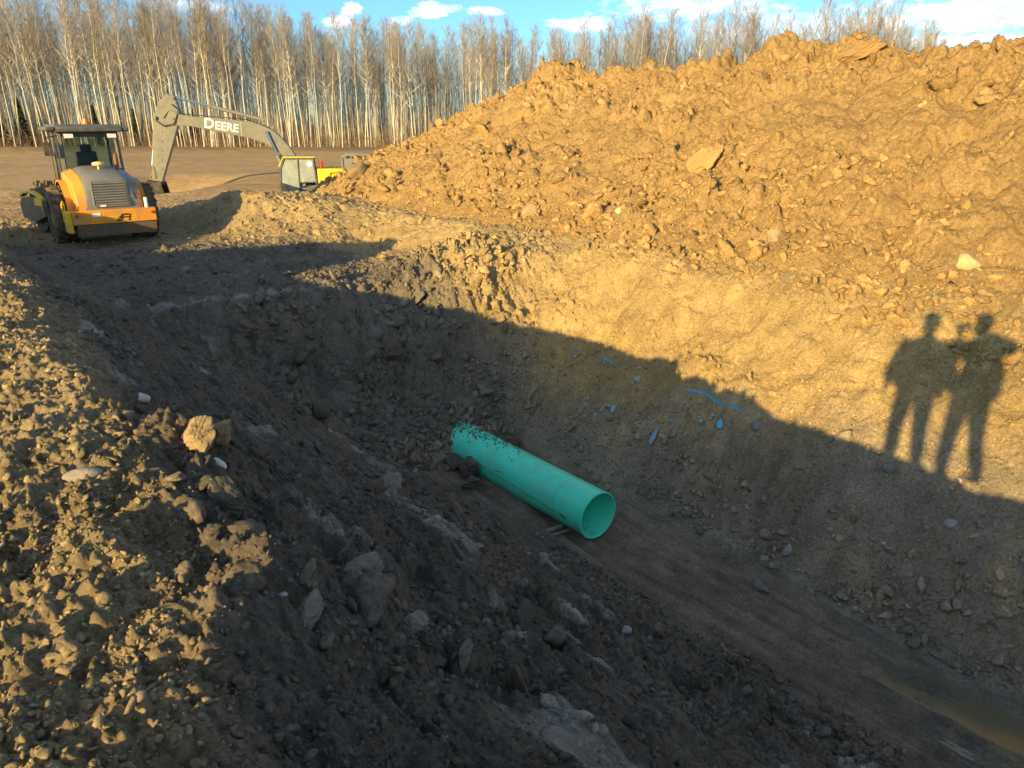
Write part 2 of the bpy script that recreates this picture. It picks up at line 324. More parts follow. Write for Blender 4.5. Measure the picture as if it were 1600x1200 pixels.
def soil_col(a, b):
    x, y = to_w(a, b); z = zones(a, b)
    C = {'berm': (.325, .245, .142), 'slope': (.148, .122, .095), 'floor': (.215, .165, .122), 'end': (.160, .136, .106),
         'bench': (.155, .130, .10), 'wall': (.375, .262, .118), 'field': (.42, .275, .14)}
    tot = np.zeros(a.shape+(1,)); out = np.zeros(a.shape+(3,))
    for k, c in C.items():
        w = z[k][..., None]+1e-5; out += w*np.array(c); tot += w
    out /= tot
    n1 = fbm(x, y, .9, 4, 201); n2 = fbm(x, y, 3.5, 3, 211)
    # cut face: paler clay at mid height, shade on the lower face painted in as grey
    low = ss(b, 6.62, 6.85)*(1-ss(a, 8.6, 9.6))*(1-ss(b-.15*n1-np.interp(a, [0, 3, 6, 9, 12], [8.5, 8.4, 7.8, 7.3, 6.0]), -.5, .3))
    out = out*(1-low[..., None]*.9)+low[..., None]*.9*np.array((.25, .213, .162))
    band = z['wall']*ss(n1+.5*n2, .25, .7)*.35
    out = out*(1-band[..., None])+band[..., None]*np.array((.43, .305, .14))
    sp = (ss(a, 8.8, 9.6)*ss(b, 6.6, 7.4)*(1-ss(b, 16, 20))*(1-ss(a, 21, 24))+z['bench']*ss(a+.8*b, 20, 22)*.8)  # sunlit orange put into the colour of spill, crest and outer bench
    sp = np.clip(sp, 0, 1)*.92; out = out*(1-sp[..., None])+sp[..., None]*np.array((.36, .26, .13))
    # smeared pale clay on the near slope
    bl = perlin(a*.8+7, b*2.2, 221)+.5*n2
    pale = z['slope']*ss(bl+.8*np.exp(-((a-4.5)/.8)**2-((b-2.9)/.40)**2)+.9*np.exp(-((a-1.85)/.28)**2-((b-1.85)/.3)**2)+.7*np.exp(-((a-2.4)/.25)**2-((b-2.9)/.35)**2), .55, .85)*.85
    out = out*(1-pale[..., None])+pale[..., None]*np.array((.33, .30, .255))
    # grey silt along the bench lip
    lip = np.exp(-((a-11.25)/.22)**2)*ss(b, 1.6, 2.4)*(1-ss(b, 4.6, 5.8))*ss(n2, -.5, .4)*.6
    out = out*(1-lip[..., None])+lip[..., None]*np.array((.36, .35, .33))
    fs = z['floor']*perlin(a*.9, b*6, 241)*.35+z['floor']*perlin(a*2.5, b*16, 242)*.2; out = out*(1+fs[..., None])
    tr = z['floor']*ss(b, 5.6, 6.1)*(1-ss(a, 1.5, 3.5))*.5
    out = out*(1-tr[..., None])+tr[..., None]*np.array((.15, .135, .105))
    ye = z['floor']*np.exp(-((a-1.6)/1.1)**2-((b-6.05)/.25)**2)*ss(n2, .0, .5)*.7
    out = out*(1-ye[..., None])+ye[..., None]*np.array((.27, .215, .12))
    far = z['field']*(.16*perlin(x*.05, y*.35, 231)+.10*perlin(x*.2, y*1.2, 232))
    dark = z['field']*ss(y, 72, 80)*.4
    out = out*(1+.16*n1+.10*n2+far-dark)[..., None]
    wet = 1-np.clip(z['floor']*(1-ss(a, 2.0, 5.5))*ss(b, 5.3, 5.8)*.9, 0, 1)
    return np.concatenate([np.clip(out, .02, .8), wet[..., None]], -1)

# ------------------------------------------------------------------ ground sheet
A = np.concatenate([geo(-1.0, -3000, .05, 1.12)[::-1], axis([(-1.0, .6, .03), (.6, 5, .012), (5, 12, .018), (12, 24, .04), (24, 46, .12)]), geo(46, 3000, .12, 1.09)])
B = np.concatenate([geo(-1.8, -3000, .03, 1.10)[::-1], axis([(-1.8, -.4, .022), (-.4, 4, .012), (4, 9.9, .018), (9.9, 26, .12)]), geo(26, 3000, .12, 1.09)])
_a, _b = np.meshgrid(A, B, indexing='ij')
GZ = ground_h(_a, _b)
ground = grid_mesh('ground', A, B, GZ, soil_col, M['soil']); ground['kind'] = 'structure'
HG = HF(A, B, GZ)
del _a, _b

# ------------------------------------------------------------------ spoil heap
RA = [-12, -4, 2, 5.1, 6.1, 7.2, 7.9, 8.5, 9.3, 10.4, 11.0, 12.9, 15.5, 16.5, 18.5, 19.8, 22.3, 24.4, 25.7, 26.6, 28]
RZ = [-1.5, .9, 1.25, 1.30, 1.28, 1.30, 1.55, 1.5, 1.42, 1.40, 1.22, 1.25, 1.42, 1.44, .80, .52, -.25, -.75, -1.4, -2.6, -6]
def heap_h(a, b):
    x, y = to_w(a, b); wa = .25*fbm(x, y, .7, 3, 301); wb = .3*fbm(x, y, .6, 3, 311)
    zr = np.interp(a+wa*.4, RA, RZ)
    bf = np.interp(a+wa, [-14, -6, 3, 6, 8, 14, 20, 23, 25, 26.5], [11.5, 10.5, 10.35, 9.75, 9.5, 9.05, 9.3, 10.5, 12.4, 14.5])+wb*.5
    bf = np.minimum(bf, 14.2); t = (b-bf)/(15-bf); t = np.maximum(t, -1.2)
    front = -1.93+np.where(t > 0, (zr+1.93)*np.where(t < 1, t*(1.12-.12*t), 1.), 9.*t)
    back = zr-(b-15)*.72
    h = -.12*np.logaddexp(-front/.12, -back/.12)+.05
    top = ss(t, -.02, .12)
    big = billow(x, y, .75, 3, 321, .5); b1 = billow(x, y, 2.6, 3, 331, .55); b2 = billow(x, y, 9, 3, 341, .55)
    sx, sy = rot(x, y, .35)
    d1, d2, idv = cell(sx*.8+.12*fbm(x, y, 2, 2, 5), sy*1.3+.12*fbm(x, y, 2, 2, 6), 1.25, 33); blk = (idv-.45)*ss(d2-d1, .02, .13)
    e1, e2, idw = cell(sx*.8+.05*fbm(x, y, 5, 2, 8), sy*1.2+.05*fbm(x, y, 5, 2, 9), 3.6, 34); blk2 = (idw-.42)*ss(e2-e1, .02, .18)
    g1, g2, idg = cell(x+.02*b2, y, 10, 35); blk3 = (idg-.4)*ss(g2-g1, .03, .3)
    pb = pebble(x, y, 6, 411, .75); pm = pebble(x, y, 14, 412, .85)
    sm = ss(fbm(x, y, .35, 2, 351), -.15, .35)                     # slid, smoother patches
    rough = 1-.62*sm
    edge = np.exp(-((b-15)/1.0)**2)
    h = h + top*(.14*big+rough*(.08*b1+.018*b2+.20*blk+.10*blk2+.5*pb+.5*pm)+sm*(.12*pb+.2*pm)+edge*(.12*blk+.03*b1)) + (1-top)*(.02*b1)
    # lumps standing on the ridge
    for (ra, rb, rz, rw) in [(7.7, 14.7, .10, .45), (9.5, 14.8, .24, .30), (11.0, 15, .30, .16), (16.1, 14.7, .12, .6), (13.1, 15.0, .18, .22)]:
        h = h + rz*np.exp(-(((a-ra)/rw)**2+((b-rb)/.6)**2)**2)
    return np.maximum(h, -6)+E
def heap_col(a, b):
    x, y = to_w(a, b); n1 = fbm(x, y, .5, 4, 361); n2 = fbm(x, y, 2.5, 4, 371)
    c = np.ones(a.shape+(3,))*np.array((.335, .215, .092))
    d = ss(n1+.4*n2, .15, .7)*.35; c = c*(1-d[..., None])+d[..., None]*np.array((.26, .172, .084))
    l = ss(-n1+.5*n2, .3, .8)*.35; c = c*(1-l[..., None])+l[..., None]*np.array((.39, .27, .13))
    return np.concatenate([c*(1+.08*n2)[..., None], np.ones(a.shape+(1,))], -1)
A2 = axis([(-12, 2, .08), (2, 20, .026), (20, 28, .045)]); B2 = axis([(8.7, 15.6, .024), (15.6, 20.5, .12)])
_a, _b = np.meshgrid(A2, B2, indexing='ij'); HZ = heap_h(_a, _b)
gh = HG(_a, _b); low = HZ < gh-.12; m = ~(low[:-1, :-1] & low[1:, :-1] & low[:-1, 1:] & low[1:, 1:])
heap = grid_mesh('spoil_heap', A2, B2, HZ, heap_col, M['heapsoil'], m)
heap['label'] = 'long high heap of loose orange-brown excavated soil beside the trench'; heap['category'] = 'soil heap'
HH = HF(A2, B2, HZ)
del _a, _b, gh
def top_h(a, b):
    g = HG(a, b); h = HH(a, b); inside = (a > -12) & (a < 28) & (b > 8.7) & (b < 20.5)
    return np.where(inside, np.maximum(g, h), g)
def gz(x, y):
    a, b = to_ab(np.array([float(x)]), np.array([float(y)])); return float(HG(a, b)[0])
def tz(x, y):
    a, b = to_ab(np.array([float(x)]), np.array([float(y)])); return float(top_h(a, b)[0])

# ------------------------------------------------------------------ clods
rng = np.random.default_rng(7)
def ico(sub):
    import bmesh
    bm = bmesh.new(); bmesh.ops.create_icosphere(bm, subdivisions=sub, radius=1)
    v = np.array([q.co[:] for q in bm.verts]); f = np.array([[w.index for w in p.verts] for p in bm.faces]); bm.free(); return v, f
def rock(v, seed, cuts=9, rough=.10, freq=2., dmin=.34):                # a broken lump: a ball cut by random planes, then roughened
    r = np.random.default_rng(seed); n = r.normal(size=(cuts, 3)); n /= np.linalg.norm(n, axis=1)[:, None]; d = r.uniform(dmin, .86, cuts)
    dot = v@n.T; k = np.where(dot > 1e-3, d/np.maximum(dot, 1e-3), 9).min(1); k = np.minimum(k, 1.12)
    k = k*(1+rough*(perlin(v[:, 0]*freq+9*seed, v[:, 1]*freq+v[:, 2]*freq*1.7, seed)+.5*perlin(v[:, 2]*freq*2.3+5, v[:, 1]*freq*2.1, seed+3)))
    return v*k[:, None]
V1, F1 = ico(2); V2, F2 = ico(3); V4, F4 = ico(4)
def scatter(name, sets, material, colf, parent=None):
    """sets: (a, b, radius, detail, sink, flat) arrays -> one mesh of clods, each a closed lump"""
    cos, fs, cols, off = [], [], [], 0
    for (a, b, r, hi, sink, flat) in sets:
        V, F = (V2, F2) if hi else (V1, F1)
        var = np.stack([rock(V, 100+k, 13, .30 if hi else .2, 2.6) for k in range(14)])
        n = len(a); k = rng.integers(0, 14, n); v = var[k]*rng.uniform(.5, 1.3, (n, 1, 3))*np.array([1, 1, flat])
        q = rng.normal(size=(n, 4)); q[:, 1:3] *= .55; q /= np.linalg.norm(q, axis=1)[:, None]; w, x, y, z = q.T
        Rm = np.stack([np.stack([1-2*(y*y+z*z), 2*(x*y-z*w), 2*(x*z+y*w)], -1), np.stack([2*(x*y+z*w), 1-2*(x*x+z*z), 2*(y*z-x*w)], -1),
                       np.stack([2*(x*z-y*w), 2*(y*z+x*w), 1-2*(x*x+y*y)], -1)], 1)
        v = np.einsum('nij,nvj->nvi', Rm, v)*r[:, None, None]
        X, Y = to_w(a, b); Z = top_h(a, b)+r*(.55-sink)*flat
        v = v+np.stack([X, Y, Z], -1)[:, None, :]
        c = colf(a, b); 
        cos.append(v.reshape(-1, 3)); cols.append(np.repeat(c, len(V), axis=0))
        fs.append((F[None]+(off+np.arange(n)*len(V))[:, None, None]).reshape(-1, 3)); off += n*len(V)
    co = np.concatenate(cos).astype(np.float32); f = np.concatenate(fs).astype(np.int32); cl = np.concatenate(cols).astype(np.float32)
    me = bpy.data.meshes.new(name); me.vertices.add(len(co)); me.vertices.foreach_set('co', co.ravel())
    me.loops.add(f.size); me.loops.foreach_set('vertex_index', f.ravel()); me.polygons.add(len(f))
    me.polygons.foreach_set('loop_start', np.arange(0, f.size, 3, dtype=np.int32)); me.update(calc_edges=True)
    ca = me.color_attributes.new('soil', 'FLOAT_COLOR', 'POINT'); ca.data.foreach_set('color', cl.ravel())
    me.materials.append(material); o = bpy.data.objects.new(name, me); S.collection.objects.link(o); o['kind'] = 'stuff'
    if parent: o.parent = parent
    return o
def U(lo, hi, n): return rng.uniform(lo, hi, n)
def P(lo, hi, n, k=2.2):                                   # mostly small sizes
    return lo+(hi-lo)*rng.uniform(0, 1, n)**k
def clump(a, b, keep, f=1.3, seed=5):                      # clods gather in patches
    n = fbm(*to_w(a, b), f, 3, seed); m = rng.uniform(0, 1, len(a)) < np.clip(.5+n*1.1, keep, 1); return a[m], b[m]
sets = []
def add(n, a0, a1, b0, b1, lo, hi, det=False, sink=.25, flat=.8, k=2.2, keep=.15, f=1.3):
    a, b = clump(U(a0, a1, n), U(b0, b1, n), keep, f, int(rng.integers(0, 999))); sets.append((a, b, P(lo, hi, len(a), k), det, sink, flat))
add(15000, .7, 3.6, -.4, 1.1, .004, .019, k=2)
add(6500, 1.2, 6, -.4, 1.3, .006, .035, k=2.8, flat=.65)               # crumbs on the near bank
add(4500, 6, 11, -.4, 1.4, .012, .045)
add(9000, -.5, 11, -2.2, -.4, .008, .045)
add(330, 1.0, 11, -.3, 1.2, .03, .075, True, .4)
add(6500, 1, 5.5, 1.1, 5.2, .010, .05, k=2.6)              # bank side, chunky near end
add(700, .8, 5.8, .7, 4.9, .03, .12, True, .4, k=2.8, flat=.65)
add(16, .8, 5.5, .8, 4.4, .10, .17, True, .5, k=1.6, flat=.6)
add(14000, .7, 4.5, .3, 4.6, .005, .022, k=2.2)
add(3500, 5.0, 10.5, 1.1, 4.8, .012, .045, k=3)
add(60, 5.0, 10.5, 1.3, 4.6, .05, .14, True, .4)
add(2600, .8, 5.5, 4.4, 5.4, .015, .07, k=2.4)             # rolled to the toe
add(2600, 8.2, 11, 3.4, 7.4, .02, .07, k=2.4)              # end face rubble
add(240, 8.2, 11, 3.4, 7.4, .06, .17, True, .4)
add(900, 8.0, 9.3, 4.2, 6.6, .04, .11, k=1.6)
add(4200, .5, 9, 6.9, 8.3, .010, .05, k=3)                 # foot and face of the cut
add(260, .5, 9, 6.9, 8.5, .03, .10, True, .45)
add(9000, .5, 9.5, 6.9, 9.2, .006, .028, k=2.2, keep=.3)
add(350, 1.5, 7.5, 6.8, 7.5, .03, .10, True, .35, k=2)
add(2500, .5, 9, 6.85, 7.25, .010, .05, k=2.2)
add(1800, 1, 16, 8.3, 10, .010, .04, k=3)
add(700, .5, 8.5, 5.2, 7, .008, .03, k=3)
add(3200, 11, 20, 1.5, 8, .02, .07, k=2.4)                 # bench
add(500, 11.5, 25, -.5, 9, .05, .14, k=2)
add(420, 9.7, 11.8, 6.4, 8.3, .03, .13, True, .35)
add(2500, 9.5, 12, 6.3, 8.4, .012, .05, k=2)          # spill at the corner
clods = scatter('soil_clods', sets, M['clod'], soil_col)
_add = add
def add(*q, **k):
    _add(*q, **k); s_ = sets.pop(); a, b = s_[0], s_[1]; X, Y = to_w(a, b)
    keep = rng.uniform(0, 1, len(a)) > .82*ss(fbm(X, Y, .35, 2, 351), -.2, .3)*ss(b, 10.2, 10.8); sets.append((a[keep], b[keep], s_[2][keep])+s_[3:])
sets = []
add(16000, 1.5, 26, 9.0, 15.6, .012, .055, k=2.0, sink=.3, flat=.65)
add(3500, 1.5, 26, 9.0, 15.6, .035, .10, True, k=2.2, sink=.4, flat=.6)
add(2200, 1.5, 15, 9.2, 11.6, .03, .12, True, k=2.0, sink=.35)
add(900, 1.5, 25.5, 9.4, 15.2, .09, .24, True, .45, k=2.2, flat=.7)
add(60, 1.5, 24, 9.6, 15.2, .16, .34, True, .65, k=1.8, flat=.5)
add(9000, 1.5, 13, 9.0, 12.5, .008, .03, k=1.8)
hc = scatter('clods', sets, M['clod'], heap_col, heap)

# ------------------------------------------------------------------ object helpers
def tag(o, label=None, cat=None, group=None, kind=None):
    if label: o['label'] = label
    if cat: o['category'] = cat
    if group: o['group'] = group
    if kind: o['kind'] = kind
    return o
def empty(name, loc, rz=0, label=None, cat=None, group=None, rx=0, ry=0):
    o = bpy.data.objects.new(name, None); S.collection.objects.link(o); o.location = loc; o.rotation_euler = (rx, ry, rz)
    o.empty_display_size = .3; return tag(o, label, cat, group)
class MB:
    """collects solids; build() links them as one mesh object"""
    def __init__(s): s.v, s.f = [], []
    def add(s, vs, fs):
        o = len(s.v); s.v += [tuple(q) for q in vs]; s.f += [tuple(i+o for i in f) for f in fs]; return s
    def box(s, c, d, r=None, taper=1.0):
        vs = []
        for sz in (-1, 1):
            k = taper if sz > 0 else 1
            for sx, sy in ((-1, -1), (1, -1), (1, 1), (-1, 1)): vs.append(Vector((sx*d[0]/2*k, sy*d[1]/2*k, sz*d[2]/2)))
        if r:
            from mathutils import Euler
            m = Euler(r).to_matrix(); vs = [m@q for q in vs]
        return s.add([q+Vector(c) for q in vs], [(0, 3, 2, 1), (4, 5, 6, 7), (0, 1, 5, 4), (1, 2, 6, 5), (2, 3, 7, 6), (3, 0, 4, 7)])
    def bar(s, p, q, w, h=None):
        h = h or w; p, q = Vector(p), Vector(q); d = (q-p).normalized(); u = d.cross(Vector((0, 0, 1)))
        if u.length < .05: u = d.cross(Vector((0, 1, 0)))
        u.normalize(); n = u.cross(d)
        vs = [e+u*a*w/2+n*b*h/2 for e in (p, q) for a, b in ((-1, -1), (1, -1), (1, 1), (-1, 1))]
        return s.add(vs, [(0, 3, 2, 1), (4, 5, 6, 7), (0, 1, 5, 4), (1, 2, 6, 5), (2, 3, 7, 6), (3, 0, 4, 7)])
    def tube(s, pts, rad, seg=12, cap=True):
        pts = [Vector(p) for p in pts]; n = len(pts); rad = rad if isinstance(rad, (list, tuple)) else [rad]*n
        d0 = (pts[1]-pts[0]).normalized(); u = d0.orthogonal().normalized(); vs = []
        for i in range(n):
            d = (pts[min(i+1, n-1)]-pts[max(i-1, 0)]).normalized(); u = (u-d*u.dot(d)).normalized(); w = d.cross(u)
            for k in range(seg):
                t = 2*math.pi*k/seg; vs.append(pts[i]+(u*math.cos(t)+w*math.sin(t))*rad[i])
        fs = [(i*seg+k, i*seg+(k+1) % seg, (i+1)*seg+(k+1) % seg, (i+1)*seg+k) for i in range(n-1) for k in range(seg)]
        if cap: fs += [tuple(range(seg))[::-1], tuple((n-1)*seg+k for k in range(seg))]
        return s.add(vs, fs)
    def lathe(s, prof, c=(0, 0, 0), ax='x', seg=32, closed=True):
        """prof: (along axis, radius) loop"""
        vs = []; n = len(prof)
        for k in range(seg):
            t = 2*math.pi*k/seg
            for (x, r) in prof:
                q = {'x': (x, r*math.cos(t), r*math.sin(t)), 'y': (r*math.cos(t), x, r*math.sin(t)), 'z': (r*math.cos(t), r*math.sin(t), x)}[ax]
                vs.append(Vector(q)+Vector(c))
        m = n if closed else n-1
        return s.add(vs, [(k*n+i, k*n+(i+1) % n, ((k+1) % seg)*n+(i+1) % n, ((k+1) % seg)*n+i) for k in range(seg) for i in range(m)])
    def prism(s, pts, lo, hi, ax='x', taper=None):
        """pts: 2-D outline in the two other axes; extruded from lo to hi"""
        def p3(p, t): return {'x': (t, p[0], p[1]), 'y': (p[0], t, p[1]), 'z': (p[0], p[1], t)}[ax]
        n = len(pts); q = taper or pts
        return s.add([p3(p, lo) for p in pts]+[p3(p, hi) for p in q],
                     [tuple(range(n))[::-1], tuple(range(n, 2*n))]+[(i, (i+1) % n, n+(i+1) % n, n+i) for i in range(n)])
    def build(s, name, material, parent=None, bevel=0, smooth=35, label=None, seg=2):
        import bmesh
        me = bpy.data.meshes.new(name); me.from_pydata(s.v, [], s.f); me.materials.append(material)
        bm = bmesh.new(); bm.from_mesh(me); bmesh.ops.recalc_face_normals(bm, faces=bm.faces); bm.to_mesh(me); bm.free()
        if smooth:
            me.polygons.foreach_set('use_smooth', np.ones(len(me.polygons), bool)); me.set_sharp_from_angle(angle=R(smooth))
        o = bpy.data.objects.new(name, me); S.collection.objects.link(o)
        if parent: o.parent = parent
        if bevel:
            b = o.modifiers.new('bevel', 'BEVEL'); b.width = bevel; b.segments = seg; b.limit_method = 'ANGLE'; b.angle_limit = R(40)
        if label: o['label'] = label
        return o
def see(u, v):
    """where the line of sight through a place in the photograph meets the ground"""
    x = (u-800)/1164; y = (600-v)/1164; c, s = math.cos(PITCH), math.sin(PITCH); d = np.array((x, c+y*s, y*c-s))
    t = np.concatenate([np.arange(1, 30, .01), np.arange(30, 80, .05)]); X, Y, Z = d[0]*t, d[1]*t, d[2]*t+E
    a, b = to_ab(X, Y); hit = np.nonzero(Z < top_h(a, b))[0]; i = hit[0] if len(hit) else -1
    return Vector((X[i], Y[i], Z[i]))
def nrm(p, e=.08):
    return Vector((tz(p.x-e, p.y)-tz(p.x+e, p.y), tz(p.x, p.y-e)-tz(p.x, p.y+e), 2*e)).normalized()

# ------------------------------------------------------------------ pipe
M['pvc'] = mat('green_pvc', (.075, .80, .55), rough=.36, vary=.07, vscale=3, spec=.45, dust=.22, dustcol=(.22, .24, .17))
M['pvcdark'] = mat('pvc_line', (.03, .42, .28), rough=.6, vary=0)
M['smear'] = mat('mud_smear', (.13, .12, .075), rough=.9, vary=.3, vscale=40)
M['wood'] = mat('weathered_wood', (.24, .21, .16), rough=.9, vary=.3, vscale=14, bump=.004, bscale=50)
pc = Vector((1.055, 8.06, -4.50+E)); PR = .305
pipe = empty('sewer_pipe', pc, TH, 'large bright green plastic sewer pipe lying half buried on the trench floor', 'pipe')
L_ = 5.4                                                   # local +y runs up the trench into the end face
m = MB(); m.lathe([(0, PR-.006), (.004, PR), (L_, PR), (L_, PR-.022), (.012, PR-.022), (0, PR-.016)], ax='y', seg=96)
barrel = m.build('barrel', M['pvc'], pipe, smooth=40)
m = MB(); m.lathe([(.50, PR+.0015), (.505, PR+.0015), (.505, PR-.001), (.50, PR-.001)], ax='y', seg=96); m.build('insertion_line', M['pvcdark'], pipe)
m = MB(); m.lathe([(.015, PR+.003), (.03, PR+.004), (.05, PR+.001), (.05, PR-.002), (.015, PR-.002)], ax='y', seg=96); m.build('rim', M['pvc'], pipe)
def on_pipe(y, t, r=PR): return (r*math.cos(t), y, r*math.sin(t))    # t = 90 deg is the top; local +x faces the far wall
m = MB()
rg = random.Random(4)
def patch(m, pts, wid, lift=.0016):
    """thin film of dirt following the barrel; pts are (y, angle)"""
    vs, fs = [], []
    for i, (y, t) in enumerate(pts):
        w = wid[i]; 
        for k in (-1, 1):
            for l in (lift, -.001): vs.append(on_pipe(y, t+k*w/2/PR, PR+l))
    n = len(pts)
    for i in range(n-1):
        q = i*4; fs += [(q, q+2, q+6, q+4), (q+1, q+5, q+7, q+3), (q, q+4, q+5, q+1), (q+2, q+3, q+7, q+6)]
    fs += [(0, 1, 3, 2), (4*n-4, 4*n-2, 4*n-1, 4*n-3)]; m.add(vs, fs)
patch(m, [(.24+.02*i, R(189-i*.6)) for i in range(9)], [.004, .02, .034, .036, .034, .030, .022, .014, .004])
patch(m, [(.42+.115*i, R(186-i*.9)+.014*math.sin(i*1.7)) for i in range(16)], [.004+.006*abs(math.sin(i*2.1)) for i in range(16)])
patch(m, [(1.5+.05*i, R(160+i*2)) for i in range(6)], [.002, .006, .012, .014, .008, .002])
m.build('mud_smear', M['smear'], pipe, smooth=60)
# crumbs of soil stuck along the top, thick towards the buried end
cv, cf, cc, off = [], [], [], 0
r_ = np.random.default_rng(12); NV = 1350
for i in range(NV):
    if i < 800: y = 3.15-abs(r_.normal())*.75; t = R(90+r_.normal()*14+ (8 if y > 2 else 0)); rr = .003+.016*r_.random()**3*(1 if y > 1.4 else .5)
    elif i < 1200: y = r_.uniform(.0, 3.1); t = R(90+r_.normal()*28); rr = .002+.003*r_.random()
    else: y = r_.uniform(.02, .7); t = R(270+r_.normal()*12); rr = .003+.006*r_.random()**2
    if y < 0.03: continue
    v = rock(V1, int(r_.integers(0, 99)), 7, .2, 2)*rr*np.array([1, 1, .7]); base = PR if i < 1200 else PR-.022
    p = np.array(on_pipe(y, t, base+(rr*.2 if i < 1200 else -rr*.2))); cv.append(v+p); cf.append(F1+off); off += len(V1)
me = bpy.data.meshes.new('soil_crumbs'); me.from_pydata(np.concatenate(cv).tolist(), [], np.concatenate(cf).tolist())
M['darkdirt'] = mat('dark_soil', (.085, .066, .048), rough=.97, vary=.3, vscale=20, island=.3)
me.materials.append(M['darkdirt']); o = bpy.data.objects.new('soil_crumbs', me); S.collection.objects.link(o); o.parent = pipe; o['kind'] = 'stuff'

# ------------------------------------------------------------------ lumps and stones one can point at
def stone(name, u, v, size, label, cat, color, seed, sink=.3, rz=0., tilt=(0, 0), hi=True, cuts=9, rough=.08, group=None, material=None, freq=2., at=None):
    p = see(u, v) if at is None else Vector((*to_w(*at), tz(*to_w(*at)))); V = rock(V4 if max(size) > .2 else V2, seed, cuts, rough, freq, .72 if rough < .12 else .42)*np.array(size)/2
    me = bpy.data.meshes.new(name); me.from_pydata(V.tolist(), [], (F4 if max(size) > .2 else F2).tolist())
    if rough < .12: me.polygons.foreach_set('use_smooth', np.ones(len(me.polygons), bool))
    key = 'st_%d_%d_%d' % tuple(int(c*100) for c in color)
    if key not in M: M[key] = mat('stone_'+cat.replace(' ', '_'), color, rough=.9, vary=.25, vscale=18, bump=.006, bscale=60, dust=.35, dustcol=(.16, .12, .08))
    me.materials.append(material or M[key]); o = bpy.data.objects.new(name, me); S.collection.objects.link(o)
    n = nrm(p); o.location = p+n*size[2]*(.5-sink); q = n.to_track_quat('Z', 'Y') if n.z < .97 else Vector((0, 0, 1)).to_track_quat('Z', 'Y')
    o.rotation_euler = (q.to_matrix()@Matrix.Rotation(rz, 3, 'Z')).to_euler()
    return tag(o, label, cat, group)
GREY = (.27, .26, .24); PALE = (.50, .47, .41); TAN = (.34, .25, .14); DK = (.13, .11, .09); CLAY = (.20, .165, .125)
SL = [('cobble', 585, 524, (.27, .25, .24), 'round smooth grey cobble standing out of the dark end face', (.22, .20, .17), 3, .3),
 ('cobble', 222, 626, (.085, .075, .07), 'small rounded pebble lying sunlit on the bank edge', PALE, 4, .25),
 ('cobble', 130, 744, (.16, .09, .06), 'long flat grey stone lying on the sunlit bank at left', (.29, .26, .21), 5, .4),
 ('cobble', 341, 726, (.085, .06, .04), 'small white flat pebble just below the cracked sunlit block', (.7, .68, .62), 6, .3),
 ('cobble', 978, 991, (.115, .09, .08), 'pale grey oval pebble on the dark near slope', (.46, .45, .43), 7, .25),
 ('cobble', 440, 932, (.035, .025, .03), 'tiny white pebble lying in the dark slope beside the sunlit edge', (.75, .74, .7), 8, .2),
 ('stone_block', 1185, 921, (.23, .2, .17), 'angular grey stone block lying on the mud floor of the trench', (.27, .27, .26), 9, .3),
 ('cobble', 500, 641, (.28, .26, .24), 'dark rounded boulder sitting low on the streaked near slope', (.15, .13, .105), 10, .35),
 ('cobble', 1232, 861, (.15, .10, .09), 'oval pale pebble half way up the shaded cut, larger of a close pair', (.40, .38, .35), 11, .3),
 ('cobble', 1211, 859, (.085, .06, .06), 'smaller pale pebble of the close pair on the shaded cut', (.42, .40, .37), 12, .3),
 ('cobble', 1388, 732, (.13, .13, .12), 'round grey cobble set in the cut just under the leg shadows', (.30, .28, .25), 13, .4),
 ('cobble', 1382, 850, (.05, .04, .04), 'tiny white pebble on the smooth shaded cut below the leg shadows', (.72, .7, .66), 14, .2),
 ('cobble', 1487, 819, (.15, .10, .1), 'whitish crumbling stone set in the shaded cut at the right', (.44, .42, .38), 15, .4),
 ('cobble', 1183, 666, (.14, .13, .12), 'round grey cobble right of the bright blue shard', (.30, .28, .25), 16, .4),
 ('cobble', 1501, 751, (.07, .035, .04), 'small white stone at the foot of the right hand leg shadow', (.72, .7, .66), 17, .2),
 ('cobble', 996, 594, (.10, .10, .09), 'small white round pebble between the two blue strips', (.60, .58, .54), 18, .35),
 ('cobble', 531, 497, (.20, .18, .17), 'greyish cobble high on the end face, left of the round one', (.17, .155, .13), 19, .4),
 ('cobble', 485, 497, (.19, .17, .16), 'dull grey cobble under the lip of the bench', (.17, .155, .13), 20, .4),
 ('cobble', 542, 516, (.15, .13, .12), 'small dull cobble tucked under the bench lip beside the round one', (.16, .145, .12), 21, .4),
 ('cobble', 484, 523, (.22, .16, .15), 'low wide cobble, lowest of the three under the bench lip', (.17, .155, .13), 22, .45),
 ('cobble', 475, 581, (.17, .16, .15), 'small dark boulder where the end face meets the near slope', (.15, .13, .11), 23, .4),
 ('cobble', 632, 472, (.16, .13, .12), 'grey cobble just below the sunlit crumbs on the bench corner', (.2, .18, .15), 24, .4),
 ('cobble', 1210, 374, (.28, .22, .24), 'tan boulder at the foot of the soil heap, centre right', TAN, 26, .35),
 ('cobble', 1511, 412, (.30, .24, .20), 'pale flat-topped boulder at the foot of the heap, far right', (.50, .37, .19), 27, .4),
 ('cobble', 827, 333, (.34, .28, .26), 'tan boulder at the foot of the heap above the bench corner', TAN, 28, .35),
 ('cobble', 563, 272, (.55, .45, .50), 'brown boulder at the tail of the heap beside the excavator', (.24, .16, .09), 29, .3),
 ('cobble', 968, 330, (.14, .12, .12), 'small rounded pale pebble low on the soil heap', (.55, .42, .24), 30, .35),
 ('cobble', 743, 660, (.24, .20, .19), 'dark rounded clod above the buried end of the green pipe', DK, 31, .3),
 ('cobble', 1300, 1130, (.02, .02, .02), 'tiny pebble', PALE, 32, .3),
]
